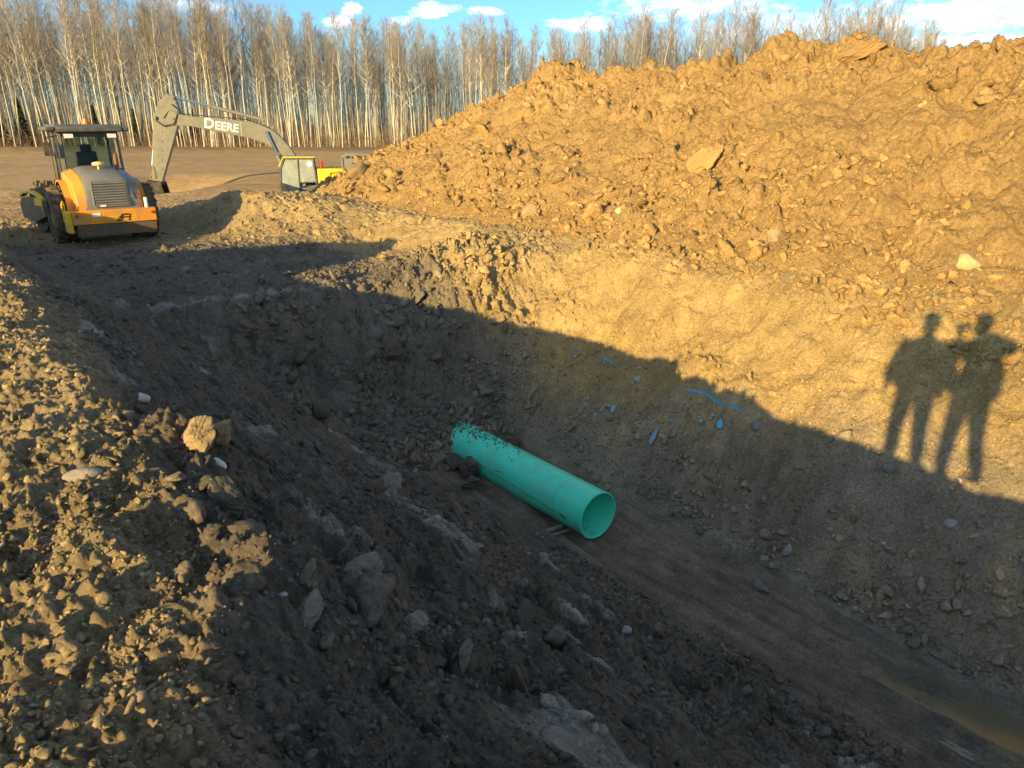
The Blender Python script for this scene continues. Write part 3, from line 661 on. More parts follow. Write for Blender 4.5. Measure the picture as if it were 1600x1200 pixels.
for (nm, u, v, sz, lb, col, sd_, sk) in SL[:-1]:
    stone(nm, u, v, sz, lb, 'stone', tuple(c*(.62 if v > 480 and u > 400 else 1) for c in col), sd_, sk, rz=sd_*.7, cuts=5 if nm == 'cobble' else 14, rough=.05 if nm == 'cobble' else .2, freq=1.3 if nm == 'cobble' else 2.5)  # colours of stones in the shaded area darkened to imitate the shade
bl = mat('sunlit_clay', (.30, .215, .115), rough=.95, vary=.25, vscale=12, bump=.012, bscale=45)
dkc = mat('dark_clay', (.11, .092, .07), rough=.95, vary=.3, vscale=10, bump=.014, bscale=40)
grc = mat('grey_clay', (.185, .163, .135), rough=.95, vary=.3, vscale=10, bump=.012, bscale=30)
def block(u, v, sz, label, sd_, mt, rz=0., sink=.35, cat='soil block', at=None):
    return stone('soil_block', u, v, sz, label, cat, TAN, sd_, sink, rz=rz, cuts=16, rough=.15, freq=2.2, material=mt, at=at)
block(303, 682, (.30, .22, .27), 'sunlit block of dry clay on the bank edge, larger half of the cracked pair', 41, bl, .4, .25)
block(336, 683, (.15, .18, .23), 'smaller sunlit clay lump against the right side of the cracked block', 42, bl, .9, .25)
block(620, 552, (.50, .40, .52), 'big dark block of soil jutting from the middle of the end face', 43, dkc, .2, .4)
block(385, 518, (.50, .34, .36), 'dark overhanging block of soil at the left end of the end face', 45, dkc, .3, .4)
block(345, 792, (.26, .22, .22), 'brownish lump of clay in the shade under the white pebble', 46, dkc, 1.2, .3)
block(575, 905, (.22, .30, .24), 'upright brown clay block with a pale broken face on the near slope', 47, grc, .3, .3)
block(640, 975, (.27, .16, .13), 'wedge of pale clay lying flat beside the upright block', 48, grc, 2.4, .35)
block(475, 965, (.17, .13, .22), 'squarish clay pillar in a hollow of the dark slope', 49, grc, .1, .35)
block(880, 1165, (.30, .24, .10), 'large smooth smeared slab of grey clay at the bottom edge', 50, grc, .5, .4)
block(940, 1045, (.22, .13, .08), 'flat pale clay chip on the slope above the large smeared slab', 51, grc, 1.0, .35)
block(850, 1000, (.02, .02, .02), '', 52, grc) if False else None
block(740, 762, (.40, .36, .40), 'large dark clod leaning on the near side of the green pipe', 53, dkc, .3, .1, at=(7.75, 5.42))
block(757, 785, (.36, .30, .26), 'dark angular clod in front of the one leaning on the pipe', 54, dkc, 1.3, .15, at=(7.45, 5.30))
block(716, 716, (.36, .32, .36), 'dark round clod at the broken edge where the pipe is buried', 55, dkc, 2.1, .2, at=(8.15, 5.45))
block(1103, 252, (.62, .62, .34), 'big square flat-faced block of clay in the middle of the soil heap', 56, mat('heap_clay', (.36, .225, .09), rough=.97, vary=.15, vscale=5, bump=.02, bscale=25), .75, .40)
block(1345, 85, (1.1, .5, .42), 'large cracked slab of soil crowning the top of the heap', 57, mat('heap_crown', (.30, .185, .08), rough=.97, vary=.2, vscale=5, bump=.02, bscale=20), .5, .35)
block(1166, 92, (.26, .26, .50), 'upright pointed clod standing on the ridge of the heap', 58, M['st_34_25_14'] if 'st_34_25_14' in M else bl, .5, .3)
block(1018, 110, (.30, .30, .30), 'lone round clod standing on the heap ridge left of the pointed one', 59, bl, .5, .25)

# ------------------------------------------------------------------ blue plastic
M['blue'] = mat('blue_pvc', (.06, .42, .72), rough=.42, vary=.12, vscale=10, dust=.3, dustcol=(.2, .2, .18))
M['bluepale'] = mat('dusty_blue_pvc', (.20, .36, .44), rough=.6, vary=.2, vscale=10, dust=.4, dustcol=(.2, .18, .15))
def strip(pts, w, label, th=.006, mt='blue', lift=.015):
    q = [see(*p) for p in pts]; n = [nrm(p) for p in q]; vs, fs = [], []
    c = sum(q, Vector())/len(q); o = empty('plastic_strip', c) if False else None
    for i, p in enumerate(q):
        d = (q[min(i+1, len(q)-1)]-q[max(i-1, 0)]).normalized(); k = (w if 0 < i < len(q)-1 else w*.35)
        out = n[i]; up = out.cross(d).normalized(); up = up if up.z > 0 else -up
        p = p+out*lift
        tip = up*k*.8+out*k*.55
        for e in (p-tip*.5, p+tip*.5):
            for t in (-.5, .5): vs.append(e+out*th*t-c)
    m_ = len(q)
    for i in range(m_-1):
        k = i*4; fs += [(k, k+2, k+6, k+4), (k+1, k+5, k+7, k+3), (k, k+4, k+5, k+1), (k+2, k+3, k+7, k+6)]
    fs += [(0, 1, 3, 2), (4*m_-4, 4*m_-2, 4*m_-1, 4*m_-3)]
    m = MB(); m.add(vs, fs); o = m.build('plastic_strip', M[mt], smooth=30); o.location = c; return tag(o, label, 'plastic scrap')
def shard(u, v, w, h, label, mt='blue', rz=0., seed=1):
    p = see(u, v); n = nrm(p); rr = random.Random(seed)
    k = [(0, .55*h), (.5*w, -.1*h), (.35*w, -.5*h), (-.4*w, -.42*h), (-.5*w, .05*h)]
    k = [(a*rr.uniform(.85, 1.15), b*rr.uniform(.85, 1.15)) for a, b in k]
    m = MB(); m.prism(k, -.003, .003, 'z'); o = m.build('plastic_shard', M[mt], smooth=0)
    u_ = Vector((0, 0, 1)).cross(n).normalized(); w_ = n.cross(u_)
    mm = Matrix((u_, w_, n)).transposed()@Matrix.Rotation(rz, 3, 'Z'); o.rotation_euler = mm.to_euler(); o.location = p+n*.03
    return tag(o, label, 'plastic scrap')
strip([(1072, 610), (1088, 612), (1104, 617), (1116, 625), (1130, 633), (1146, 636), (1152, 638), (1157, 645)], .045, 'long curved blue plastic strip sticking out of the shaded cut')
strip([(929, 563), (940, 564), (948, 561), (955, 566), (966, 575)], .035, 'short kinked blue plastic strip near the shadow edge')
strip([(897, 544), (904, 548)], .022, 'tiny blue sliver at the left end of the crack in the cut')
shard(900, 557, .05, .04, 'small blue chip just under the tiny sliver', rz=.4, seed=2)
strip([(938, 642), (945, 636), (953, 631)], .03, 'narrow dusty blue plastic strip beside a pale torn piece', mt='blue')
shard(958, 640, .075, .14, 'pale dusty grey-blue torn plastic piece pointing down', 'bluepale', rz=3.0, seed=3)
shard(932, 648, .05, .05, 'small dusty blue scrap at the lower end of the narrow strip', 'bluepale', rz=.2, seed=4)
strip([(1047, 656), (1053, 659), (1060, 661)], .024, 'short blue strip over a dark hole in the cut')
shard(1096, 659, .05, .045, 'dull blue chip left of the bright triangular shard', 'blue', rz=1.2, seed=5)
shard(1114, 650, .035, .07, 'thin upright blue chip just above the bright triangular shard', 'blue', rz=-.3, seed=6)
shard(1127, 662, .10, .14, 'bright blue triangular plastic shard under the long strip', 'blue', rz=.05, seed=7)
shard(1024, 683, .10, .26, 'pale grey splintered board scrap standing in the shaded cut', 'bluepale', rz=.15, seed=8)['category'] = 'board scrap'

# ------------------------------------------------------------------ stakes and twigs
def rod(name, u0, v0, u1, v1, r, label, cat, mt, lift=.02, z0=0, z1=0, sq=False):
    p, q = see(u0, v0), see(u1, v1); p.z += lift+z0; q.z += lift+z1; c = (p+q)/2; m = MB()
    if sq: m.bar(p-c, q-c, r*2, r*1.4)
    else:
        mid = (p-c)*.3+(q-c)*.7+Vector((.3*r, 0, .8*r)); m.tube([p-c, (p-c)*.4, mid*.6, q-c], [r, r*.9, r*.8, r*.6], 8)
    o = m.build(name, mt, bevel=.002 if sq else 0); o.location = c; return tag(o, label, cat)
rod('wooden_stake', 838, 838, 884, 822, .022, 'grey weathered wooden stake lying under the green pipe', 'stake', M['wood'], sq=True)
rod('wooden_stake', 846, 843, 893, 829, .012, 'thinner wooden stake lying in front of the other under the pipe', 'stake', M['wood'], sq=True)
rod('twig', 667, 660, 684, 681, .008, 'thin pale bare twig lying left of the pipe', 'twig', M['wood'], .03)

# ------------------------------------------------------------------ puddle
M['water'] = mat('muddy_water', (.135, .112, .065), rough=.04, vary=.12, vscale=2, spec=.5, bump=.0015, bscale=5)
pa = np.linspace(-3.0, 2.6, 60); pts = []
for s_ in (1, -1):
    for a_ in (pa if s_ > 0 else pa[::-1]):
        w_ = .6; pts.append((6.34+.05*math.sin(a_*2.3)+s_*w_, a_))
m = MB(); vv = []
for (b_, a_) in pts: X, Y = to_w(a_, b_); vv.append((X, Y, PUDDLE_Z+E))
n_ = len(pa); m.add(vv, [(i, i+1, 2*n_-2-i, 2*n_-1-i) for i in range(n_-1)])
w = m.build('puddle_water', M['water'], smooth=0); tag(w, kind='structure')

# ------------------------------------------------------------------ machine paints
M['orange'] = mat('orange_paint', (.80, .31, .02), rough=.42, vary=.12, vscale=3, dust=.5, dustcol=(.34, .24, .13), spec=.4)
M['yellow'] = mat('yellow_paint', (.80, .50, .02), rough=.42, vary=.08, vscale=3, dust=.3, dustcol=(.36, .26, .13), spec=.4)
M['hood'] = mat('grey_paint', (.16, .165, .17), rough=.45, vary=.12, vscale=3, dust=.4, dustcol=(.26, .22, .17), spec=.4)
M['cabgrey'] = mat('cab_grey', (.085, .09, .095), rough=.5, vary=.12, dust=.3, dustcol=(.25, .22, .17))
M['armgrey'] = mat('boom_grey', (.165, .165, .145), rough=.5, vary=.12, vscale=2, dust=.4, dustcol=(.30, .25, .17))
M['black'] = mat('black_steel', (.02, .02, .02), rough=.6, vary=.2, dust=.3)
M['rubber'] = mat('tyre_rubber', (.022, .022, .022), rough=.85, vary=.2, dust=.75, dustcol=(.22, .175, .11))
M['rust'] = mat('rusty_steel', (.20, .085, .04), rough=.8, vary=.3, vscale=12, dust=.3)
M['mudsteel'] = mat('muddy_steel', (.17, .125, .085), rough=.85, vary=.3, vscale=5, dust=.6, dustcol=(.24, .18, .11))
M['chrome'] = mat('chrome', (.75, .76, .78), rough=.12, metal=1., vary=0)
M['white'] = mat('white_paint', (.78, .77, .72), rough=.5, vary=.05)
M['lampglass'] = mat('lamp_lens', (.75, .75, .72), rough=.15, vary=0, spec=.6)
M['red'] = mat('red_paint', (.55, .04, .02), rough=.4, vary=.05)
M['beacon'] = mat('amber_plastic', (.85, .20, .01), rough=.25, vary=0, trans=.2)
M['seat'] = mat('seat_fabric', (.03, .03, .035), rough=.9, vary=.1)
M['domeyel'] = mat('receiver_plastic', (.72, .62, .22), rough=.4, vary=.05, dust=.3)
M['glass'] = mat('cab_glass', (.55, .70, .75), rough=.03, vary=0, trans=1., spec=.6)
M['paleglass'] = mat('pale_glass', (.62, .68, .66), rough=.12, vary=.2, vscale=3, trans=.62, spec=.7)  # pale diffuse tint stands in for reflections on the excavator panes
M['glass'].node_tree.nodes['Principled BSDF'].inputs['IOR'].default_value = 1.12

# ------------------------------------------------------------------ road roller (x right, y forward, z up)
RX, RY = -9.25, 17.2
rz_ = R(38)
rgz = min(gz(RX+dx, RY+dy) for dx in (-1, 0, 1) for dy in (-1, 0, 1))
roller = empty('road_roller', (RX, RY, -2.47+E-.02), rz_, 'orange and grey single drum road roller seen from behind on the dark bench', 'road roller'); roller.scale = (.83, .83, .83)
m = MB()                                                    # hood shell (the whole machine is scaled at its Empty)
half = [(0, .50), (.06, .55), (.30, .60), (.62, .62), (.66, .60)]
def hood_sec(y, zt, zb, w):
    pts = []
    for x, z in ((-w, zb), (-w, zb+(zt-zb)*.55), (-w*.93, zb+(zt-zb)*.80), (-w*.80, zb+(zt-zb)*.92), (-w*.45, zt-.01), (0, zt), (w*.45, zt-.01), (w*.80, zb+(zt-zb)*.92), (w*.93, zb+(zt-zb)*.80), (w, zb+(zt-zb)*.55), (w, zb)):
        pts.append((x, y, z))
    return pts
secs = [hood_sec(-1.42, 1.02, .92, .62), hood_sec(-1.40, 1.30, .92, .63), hood_sec(-1.32, 1.56, .92, .64), hood_sec(-1.16, 1.76, .92, .66), hood_sec(-.85, 1.88, .92, .68), hood_sec(-.35, 1.96, .92, .69), hood_sec(.22, 1.99, .92, .70)]
n_ = len(secs[0]); vs = [p for s_ in secs for p in s_]
m.add(vs, [(i*n_+k, i*n_+(k+1) % n_, (i+1)*n_+(k+1) % n_, (i+1)*n_+k) for i in range(len(secs)-1) for k in range(n_)]+[tuple(range(n_)), tuple((len(secs)-1)*n_+k for k in range(n_))[::-1]])
hood = m.build('engine_hood', M['hood'], roller, smooth=50)
# grille set into the sloping rear of the hood
def rp(t): return Vector((0, -1.435+.075*t+.06*t*t, 1.06+.58*t))       # along the rear face, t 0..1
m = MB()
m.add([rp(0)+Vector((-.40, -.004, 0)), rp(0)+Vector((.40, -.004, 0)), rp(1)+Vector((.38, -.004, 0)), rp(1)+Vector((-.38, -.004, 0)),
       rp(0)+Vector((-.40, .06, 0)), rp(0)+Vector((.40, .06, 0)), rp(1)+Vector((.38, .06, 0)), rp(1)+Vector((-.38, .06, 0))],
      [(0, 1, 2, 3), (4, 7, 6, 5), (0, 4, 5, 1), (1, 5, 6, 2), (2, 6, 7, 3), (3, 7, 4, 0)])
gr = m.build('grille', M['black'], hood, smooth=0)
m = MB()
for i in range(9):
    c = rp(.06+i*.11); m.box(c+Vector((0, -.018, 0)), (.76-.01*i*.3, .045, .038), (R(38), 0, 0))
m.build('louvre', M['hood'], hood, smooth=0)
m = MB(); m.bar(rp(0)+Vector((-.42, -.012, -.01)), rp(0)+Vector((.42, -.012, -.01)), .035); m.bar(rp(1)+Vector((-.40, -.012, .01)), rp(1)+Vector((.40, -.012, .01)), .035)
for s_ in (-1, 1): m.bar(rp(0)+Vector((s_*.415, -.012, 0)), rp(1)+Vector((s_*.395, -.012, 0)), .035)
m.build('grille_frame', M['hood'], hood, bevel=.006)
m = MB(); m.box(rp(.04)+Vector((-.22, -.035, -.02)), (.13, .012, .05)); m.build('number_plate', M['white'], hood)
m = MB(); m.tube([(0, 0, 1.94), (0, 0, 2.04)], .028, 12); m.lathe([(2.03, 0), (2.03, .07), (2.05, .14), (2.09, .15), (2.12, .13), (2.14, .06), (2.145, 0)], (0, 0, 0), 'z', 28, closed=False)
o = m.build('satellite_receiver', M['domeyel'], hood); o.location = (-.02, -.55, -.03)
m = MB(); m.tube([(.46, -.35, 1.80), (.46, -.35, 2.22)], [.055, .055], 14); m.tube([(.46, -.35, 2.20), (.46, -.36, 2.30)], [.045, .045], 14); m.build('exhaust_pipe', M['rust'], hood)
# orange side panels
for s_, nm in ((-1, 'side_panel'), (1, 'side_panel')):
    prof = [(-1.42, .94), (-1.41, 1.18), (-1.33, 1.44), (-1.16, 1.66), (-.80, 1.80), (-.2, 1.90), (.2, 1.93), (.2, .94)]
    m = MB(); x0, x1 = (-.80, -.56) if s_ < 0 else (.56, .72)
    t_ = [(y, z-(.10 if z > 1 else 0)) for y, z in prof]
    if s_ < 0: m.prism(t_, x0, x1, 'x', prof)
    else: m.prism(prof, x0, x1, 'x', t_)
    o = m.build(nm, M['orange'] if s_ < 0 else M['hood'], roller, bevel=.02, label=None if s_ < 0 else 'grey side panel')
m = MB(); m.prism([(-1.43, .95), (-1.425, 1.30), (-1.37, 1.42), (-1.37, .95)], .64, .70, 'x'); m.build('side_stripe', M['rust'], roller)
# bumper
m = MB(); m.box((0, -1.50, .80), (1.96, .20, .34)); bump_ = m.build('rear_bumper', M['orange'], roller, bevel=.02)
m = MB(); m.prism([(-1.58, .625), (-1.40, .625), (-1.30, .34), (-1.46, .32)], -.90, .97, 'x'); m.build('skid_plate', M['mudsteel'], bump_, bevel=.01)
m = MB(); m.box((-.44, -1.606, .86), (.19, .006, .10)); m.build('sticker', M['white'], bump_)
m = MB()
for k, (x0, x1, z) in enumerate([(-.22, .05, .79), (-.20, .02, .73), (.30, .50, .79), (.22, .52, .73), (-.02, .2, .67)]): m.box(((x0+x1)/2, -1.605, z), (x1-x0, .005, .022))
m.build('stripe_mark', M['yellow'], bump_)
m = MB()
for x0, z0, x1, z1, w in [(.03, .70, .16, .84, .035), (.16, .84, .30, .84, .035), (.10, .77, .34, .77, .03), (.30, .68, .34, .84, .035), (.0, .69, .12, .69, .03), (.12, .70, .16, .84, .03)]: m.bar((x0, -1.606, z0), (x1, -1.606, z1), .008, w)
m.build('emblem', M['black'], bump_)
for s_ in (-1, 1):
    m = MB(); m.lathe([(0, 0), (0, .032), (.04, .04), (.05, .04), (.05, 0)], (s_*.88, -1.66, .86), 'y', 16, closed=False); m.build('tail_lamp', M['red'] if s_ < 0 else M['red'], bump_)
# corner step and rails on the left, sunlight on them put in as yellow paint
m = MB(); m.box((-1.05, -1.38, .70), (.13, .40, .52)); m.build('corner_plate', M['yellow'], roller, bevel=.02)
m = MB(); m.tube([(-1.15, -1.52, .75), (-1.16, -1.54, 1.15), (-1.12, -1.45, 1.22), (-1.08, -1.35, 1.15), (-1.08, -1.32, .95)], .018, 8); m.build('hand_hold', M['yellow'], roller)
m = MB(); m.tube([(.80, -1.44, .95), (.80, -1.44, 1.22)], [.045, .045], 14); m.build('filler_cap', M['white'], roller)
# tyres
def wheel(x):
    w = MB(); r0, r1, hw = .40, .72, .29
    w.lathe([(-hw, r0), (-hw-.01, .50), (-hw+.01, .62), (-hw+.05, .695), (-.1, r1), (.1, r1), (hw-.05, .695), (hw-.01, .62), (hw+.01, .50), (hw, r0), (hw-.05, r0-.03), (-hw+.05, r0-.03)], (x, 0, .75), 'x', 40)
    for k in range(20):
        for s_ in (-1, 1):
            t = 2*math.pi*(k+(.5 if s_ > 0 else 0))/20; t2 = t+.20
            p = Vector((x+s_*.02, r1*math.cos(t2)*1.0, .75+r1*math.sin(t2))); q = Vector((x+s_*.275, .69*math.cos(t), .75+.69*math.sin(t)))
            w.bar(p, q, .062, .085)
    o = w.build('rear_wheel', M['rubber'], roller, smooth=30)
    r_ = MB(); r_.lathe([(-.12, 0), (-.12, .12), (-.05, .16), (-.05, .32), (-.22, .37), (-.22, .405), (.22, .405), (.22, .37), (.05, .32), (.05, .16), (.12, .12), (.12, 0)], (x, 0, .75), 'x', 28, closed=False); r_.build('rim', M['orange'], o)
wheel(-.97); wheel(.97)
m = MB(); m.tube([(-.8, 0, .75), (.8, 0, .75)], .13, 14); m.box((0, -.1, .75), (.9, 2.3, .5)); m.build('chassis', M['black'], roller)
# fenders over the tyres
for s_ in (-1, 1):
    m = MB(); vs = []; N_ = 16
    for k in range(N_+1):
        t = math.pi*(1.02-.98*k/N_); 
        for r0, x in ((.84, .62), (.84, .95), (.875, .95), (.875, .62)): vs.append((s_*x, -r0*math.cos(math.pi-t)*1.0, .80+r0*math.sin(t)*.98))
    m.add(vs, [(4*k+i, 4*k+(i+1) % 4, 4*k+4+(i+1) % 4, 4*k+4+i) for k in range(N_) for i in range(4)]+[(0, 1, 2, 3), tuple(4*N_+i for i in (3, 2, 1, 0))])
    m.build('fender', M['orange'], roller, smooth=50)
# cab
C0, C1, CW, CT = .18, 1.55, .70, 2.86
cab = empty('cab', (0, 0, 0)); cab.parent = roller
m = MB()
for x in (-CW, CW):
    for y, yt in ((C0, C0+.10), (C1, C1-.12)): m.bar((x, y, 1.2), (x*.95, yt, CT), .10 if y == C0 else .08)
    m.bar((x, C0, 1.2), (x, C1, 1.2), .09); m.bar((x, C0, 1.95), (x, C0+.5, 1.25), .05)
for y in (C0, C1): m.bar((-CW, y, 1.25), (CW, y, 1.25), .09)
m.box((0, .86, 1.12), (1.42, 1.4, .14)); m.box((0, C0+.10, CT-.08), (1.38, .10, .14))
m.build('cab_frame', M['cabgrey'], cab, bevel=.015)
m = MB(); m.prism([(-.03, 2.84), (-.03, 2.95), (.10, 3.03), (1.60, 3.03), (1.72, 2.95), (1.72, 2.84)], -.80, .80, 'x'); roof = m.build('roof', M['cabgrey'], cab, bevel=.03)
m = MB(); m.box((-.90, .60, 2.92), (.22, 1.3, .10)); m.box((.88, .60, 2.90), (.18, 1.2, .10)); m.build('roof_edge', M['cabgrey'], roof, bevel=.03)
m = MB(); m.lathe([(3.03, 0), (3.03, .085), (3.06, .085), (3.16, .07), (3.18, 0)], (0, .35, 0), 'z', 20, closed=False); o = m.build('beacon_lamp', M['beacon'], roof); o.location.x = .02
for x in (-.50, .52):
    m = MB(); m.box((x, .02, 2.74), (.24, .12, .13)); o = m.build('work_lamp', M['black'], cab, bevel=.02)
    m = MB(); m.box((x, -.045, 2.74), (.21, .01, .105)); m.build('lens', M['lampglass'], o, bevel=.01)
m = MB(); m.add([(-.64, C0+.01, 1.32), (.64, C0+.01, 1.32), (.60, C0+.10, 2.72), (-.60, C0+.10, 2.72), (-.64, C0+.018, 1.32), (.64, C0+.018, 1.32), (.60, C0+.108, 2.72), (-.60, C0+.108, 2.72)],
                [(0, 1, 2, 3), (4, 7, 6, 5), (0, 4, 5, 1), (1, 5, 6, 2), (2, 6, 7, 3), (3, 7, 4, 0)]); m.build('rear_window', M['glass'], cab, smooth=0)
for x in (-CW, CW):
    m = MB(); m.box((x*.985, .86, 2.05), (.008, 1.2, 1.5)); m.build('side_window', M['glass'], cab, smooth=0)
m = MB(); m.box((0, C1-.05, 2.1), (1.26, .008, 1.4)); m.build('windscreen', M['glass'], cab, smooth=0)
m = MB(); m.box((-.05, .85, 1.55), (.52, .50, .16)); m.box((-.05, .62, 1.98), (.50, .14, .72), (R(-8), 0, 0)); m.box((-.05, .60, 2.42), (.28, .10, .20), (R(-8), 0, 0)); m.build('seat', M['seat'], cab, bevel=.05, seg=3)
m = MB(); m.lathe([(-.015, .17), (0, .185), (.015, .17), (0, .155)], (0, 0, 0), 'z', 24); o = m.build('steering_wheel', M['black'], cab); o.location = (-.05, 1.25, 2.0); o.rotation_euler = (R(50), 0, 0)
m = MB(); m.box((-.05, 1.40, 1.6), (.30, .16, .8)); m.box((.42, .85, 1.5), (.2, .7, .6)); m.build('console', M['black'], cab, bevel=.03)
m = MB(); m.tube([(-.72, .3, 2.75), (-.98, .15, 2.70), (-1.0, .12, 2.40)], .015, 6); m.box((-1.0, .1, 2.42), (.20, .05, .34), (0, 0, R(-10))); m.build('mirror', M['black'], cab, bevel=.012)
for q in ([(-.78, .22, 1.25), (-.80, .20, 2.6)], [(-.78, 1.4, 1.1), (-.78, 1.4, 2.3)]): MB().tube(q, .016, 8).build('grab_rail', M['cabgrey'], cab)
# articulated drum section
dr = empty('drum_section', (0, 1.35, 0), R(11)); dr.parent = roller
m = MB(); m.box((0, .15, .75), (.7, .5, .5)); m.box((0, .42, .82), (2.1, .14, .42))
for x in (-1.12, 1.12): m.prism([(.30, .60), (.30, 1.02), (1.1, 1.10), (2.05, 1.02), (2.25, .80), (2.15, .45), (1.2, .38)], x-.05, x+.05, 'x')
m.box((0, 2.18, .80), (2.24, .12, .34)); m.build('drum_frame', M['mudsteel'], dr, bevel=.015)
m = MB(); m.prism([(2.05, 1.04), (1.75, 1.15), (1.2, 1.20), (.75, 1.14), (.45, 1.02), (.45, 1.06), (.8, 1.2), (1.2, 1.26), (1.8, 1.21), (2.12, 1.08)], -1.20, -1.04, 'x'); m.box((-1.185, .62, .98), (.02, .55, .22)); m.box((-1.1, 0.38, .93), (.2, .02, .3)); m.build('guard_rail', M['yellow'], dr, bevel=.01)
m = MB(); m.lathe([(-1.04, .0), (-1.04, .40), (-1.00, .44), (-1.0, .66), (1.0, .66), (1.0, .44), (1.04, .40), (1.04, 0)], (0, 1.25, .75), 'x', 48, closed=False)
for i in range(9):
    for k in range(16):
        t = 2*math.pi*(k+.5*(i % 2))/16; c = Vector((-.9+i*.225, 1.25+.70*math.cos(t), .75+.70*math.sin(t)))
        m.box(c, (.13, .12, .14), (t-math.pi/2, 0, 0), taper=.72)
m.build('padfoot_drum', M['rubber'], dr, smooth=30)

# ------------------------------------------------------------------ excavator (x forward, y towards its left, z up)
EX = Vector((-10.41, 38.0, -4.28+E))
ex = empty('excavator', EX, math.atan2(-.2, -.98), 'yellow and grey excavator working in a hollow with its long boom reaching left', 'excavator')
up = empty('upper_body', (0, 0, 0)); up.parent = ex
bt = [(5.5, 4.28), (5.62, 4.60), (5.43, 4.82), (4.67, 4.68), (3.4, 4.58), (1.97, 4.46), (1.5, 4.34), (1.13, 4.10), (.75, 3.76), (.45, 3.40), (.2, 3.02), (.03, 2.72), (-.12, 2.10), (.12, 2.0),
      (.35, 2.40), (.60, 2.72), (.83, 2.98), (1.08, 3.20), (1.49, 3.46), (2.2, 3.71), (3.48, 3.97), (4.73, 4.24)]
m = MB(); m.prism(bt, -.34, .18, 'y'); boom = m.build('boom', M['armgrey'], ex, bevel=.03)
st = [(5.6, 5.66), (5.29, 5.48), (5.17, 4.95), (5.2, 4.62), (5.38, 4.12), (6.42, 1.62), (6.60, 1.52), (6.85, 1.64), (6.42, 4.17), (6.30, 4.73), (6.02, 5.32)]
m = MB(); m.prism(st, -.28, .12, 'y'); stick = m.build('stick', M['armgrey'], ex, bevel=.03)
for (x, z, r) in [(5.55, 4.50, .13), (5.38, 5.52, .09), (6.58, 1.68, .09), (6.28, 4.62, .08)]: MB().tube([(x, -.36, z), (x, .23, z)], r, 14).build('pivot_pin', M['armgrey'], stick)
for i in range(5): MB().tube([(6.05+.06*i, .11, 4.0-.42*i), (6.05+.06*i, .135, 4.0-.42*i)], .025, 8).build('grease_point', M['black'], stick)
def cylr(a, b, f, r, parent, nm='hydraulic_cylinder', mt='armgrey', y=0):
    a = Vector((a[0], y, a[1])); b = Vector((b[0], y, b[1])); c = a.lerp(b, f); m = MB()
    m.tube([c, b], r, 14); m.tube([c-(b-a).normalized()*.06, c+(b-a).normalized()*.05], r*1.25, 14); m.tube([b-Vector((0, .07, 0)), b+Vector((0, .07, 0))], r*1.1, 12); o = m.build(nm, M[mt], parent)
    m = MB(); m.tube([a, c], r*.55, 12); m.build('piston_rod', M['chrome'], o)
cylr((5.36, 5.52), (1.55, 4.55), .40, .085, boom, y=-.08)
cylr((6.75, 2.50), (6.30, 4.62), .38, .075, stick, mt='rust', y=-.08)
for y in (-.44, .28): cylr((1.38, 4.02), (.68, 2.15), .62, .09, boom, 'lift_cylinder', y=y)
m = MB(); m.bar((6.66, -.08, 2.45), (6.92, -.08, 1.95), .10); m.bar((6.92, -.08, 1.95), (6.75, -.08, 1.35), .10); m.bar((6.66, .12, 2.45), (6.62, .12, 1.9), .06); m.build('bucket_link', M['mudsteel'], stick)
m = MB(); m.tube([(1.2, .2, 4.15), (2.2, .16, 4.55), (3.6, .12, 4.66), (5.0, .1, 4.78), (5.6, .1, 4.95), (5.9, .15, 4.6)], .025, 6)
m.tube([(5.45, .16, 5.2), (5.2, .2, 4.95), (5.45, .24, 4.35), (5.95, .2, 4.25), (6.25, .16, 4.5)], .025, 6); m.build('hydraulic_hose', M['black'], boom)
m = MB(); bk = [(6.35, 1.75), (6.95, 1.85), (7.30, 1.45), (7.35, .95), (7.05, .45), (6.55, .25), (6.10, .35), (6.12, .42), (6.5, .40), (6.9, .60), (7.1, .98), (7.08, 1.38), (6.85, 1.65), (6.4, 1.60)]
m.prism(bk, -.62, .46, 'y'); m.prism([(6.35, 1.70), (6.95, 1.80), (7.28, 1.42), (7.30, .95), (7.02, .48), (6.55, .30), (6.12, .40)], -.64, -.60, 'y'); m.prism([(6.35, 1.70), (6.95, 1.80), (7.28, 1.42), (7.30, .95), (7.02, .48), (6.55, .30), (6.12, .40)], .44, .48, 'y')
bu = m.build('bucket', M['black'], ex, bevel=.01)
for k in range(5):
    m = MB(); m.box((6.0, -.55+.24*k, .36), (.26, .10, .06), (0, R(12), 0), taper=.8); m.build('bucket_tooth', M['mudsteel'], bu)
# writing on the boom: big D, smaller EERE
def letters(txt, size, x, z, tilt, y, parent, material, name):
    cu = bpy.data.curves.new(name, 'FONT'); cu.body = txt; cu.size = size; cu.extrude = .006; cu.offset = size*.022; cu.space_character = 1.02
    o = bpy.data.objects.new(name, cu); S.collection.objects.link(o); dg = bpy.context.evaluated_depsgraph_get(); me = bpy.data.meshes.new_from_object(o.evaluated_get(dg))
    bpy.data.objects.remove(o); me.materials.clear(); me.materials.append(material); w = max(v.co.x for v in me.vertices)
    o = bpy.data.objects.new(name, me); S.collection.objects.link(o); o.parent = parent
    Mx = Matrix(((-1, 0, 0), (0, 0, 1), (0, 1, 0))).transposed()                       # text right = -x, text up = z, faces +y
    Mx = Matrix(((-1, 0, 0), (0, 0, 1), (0, 1, 0)))
    o.matrix_local = Matrix.Translation((x, y, z))@Matrix.Rotation(tilt, 4, 'Y')@Mx.to_4x4(); return w
TL = R(-8.5)
w_ = letters('D', .62, 4.18, 4.20, TL, .186, boom, M['white'], 'lettering')
letters('EERE', .50, 4.18-w_*1.0-.03, 4.20-.067, TL, .186, boom, M['white'], 'lettering')
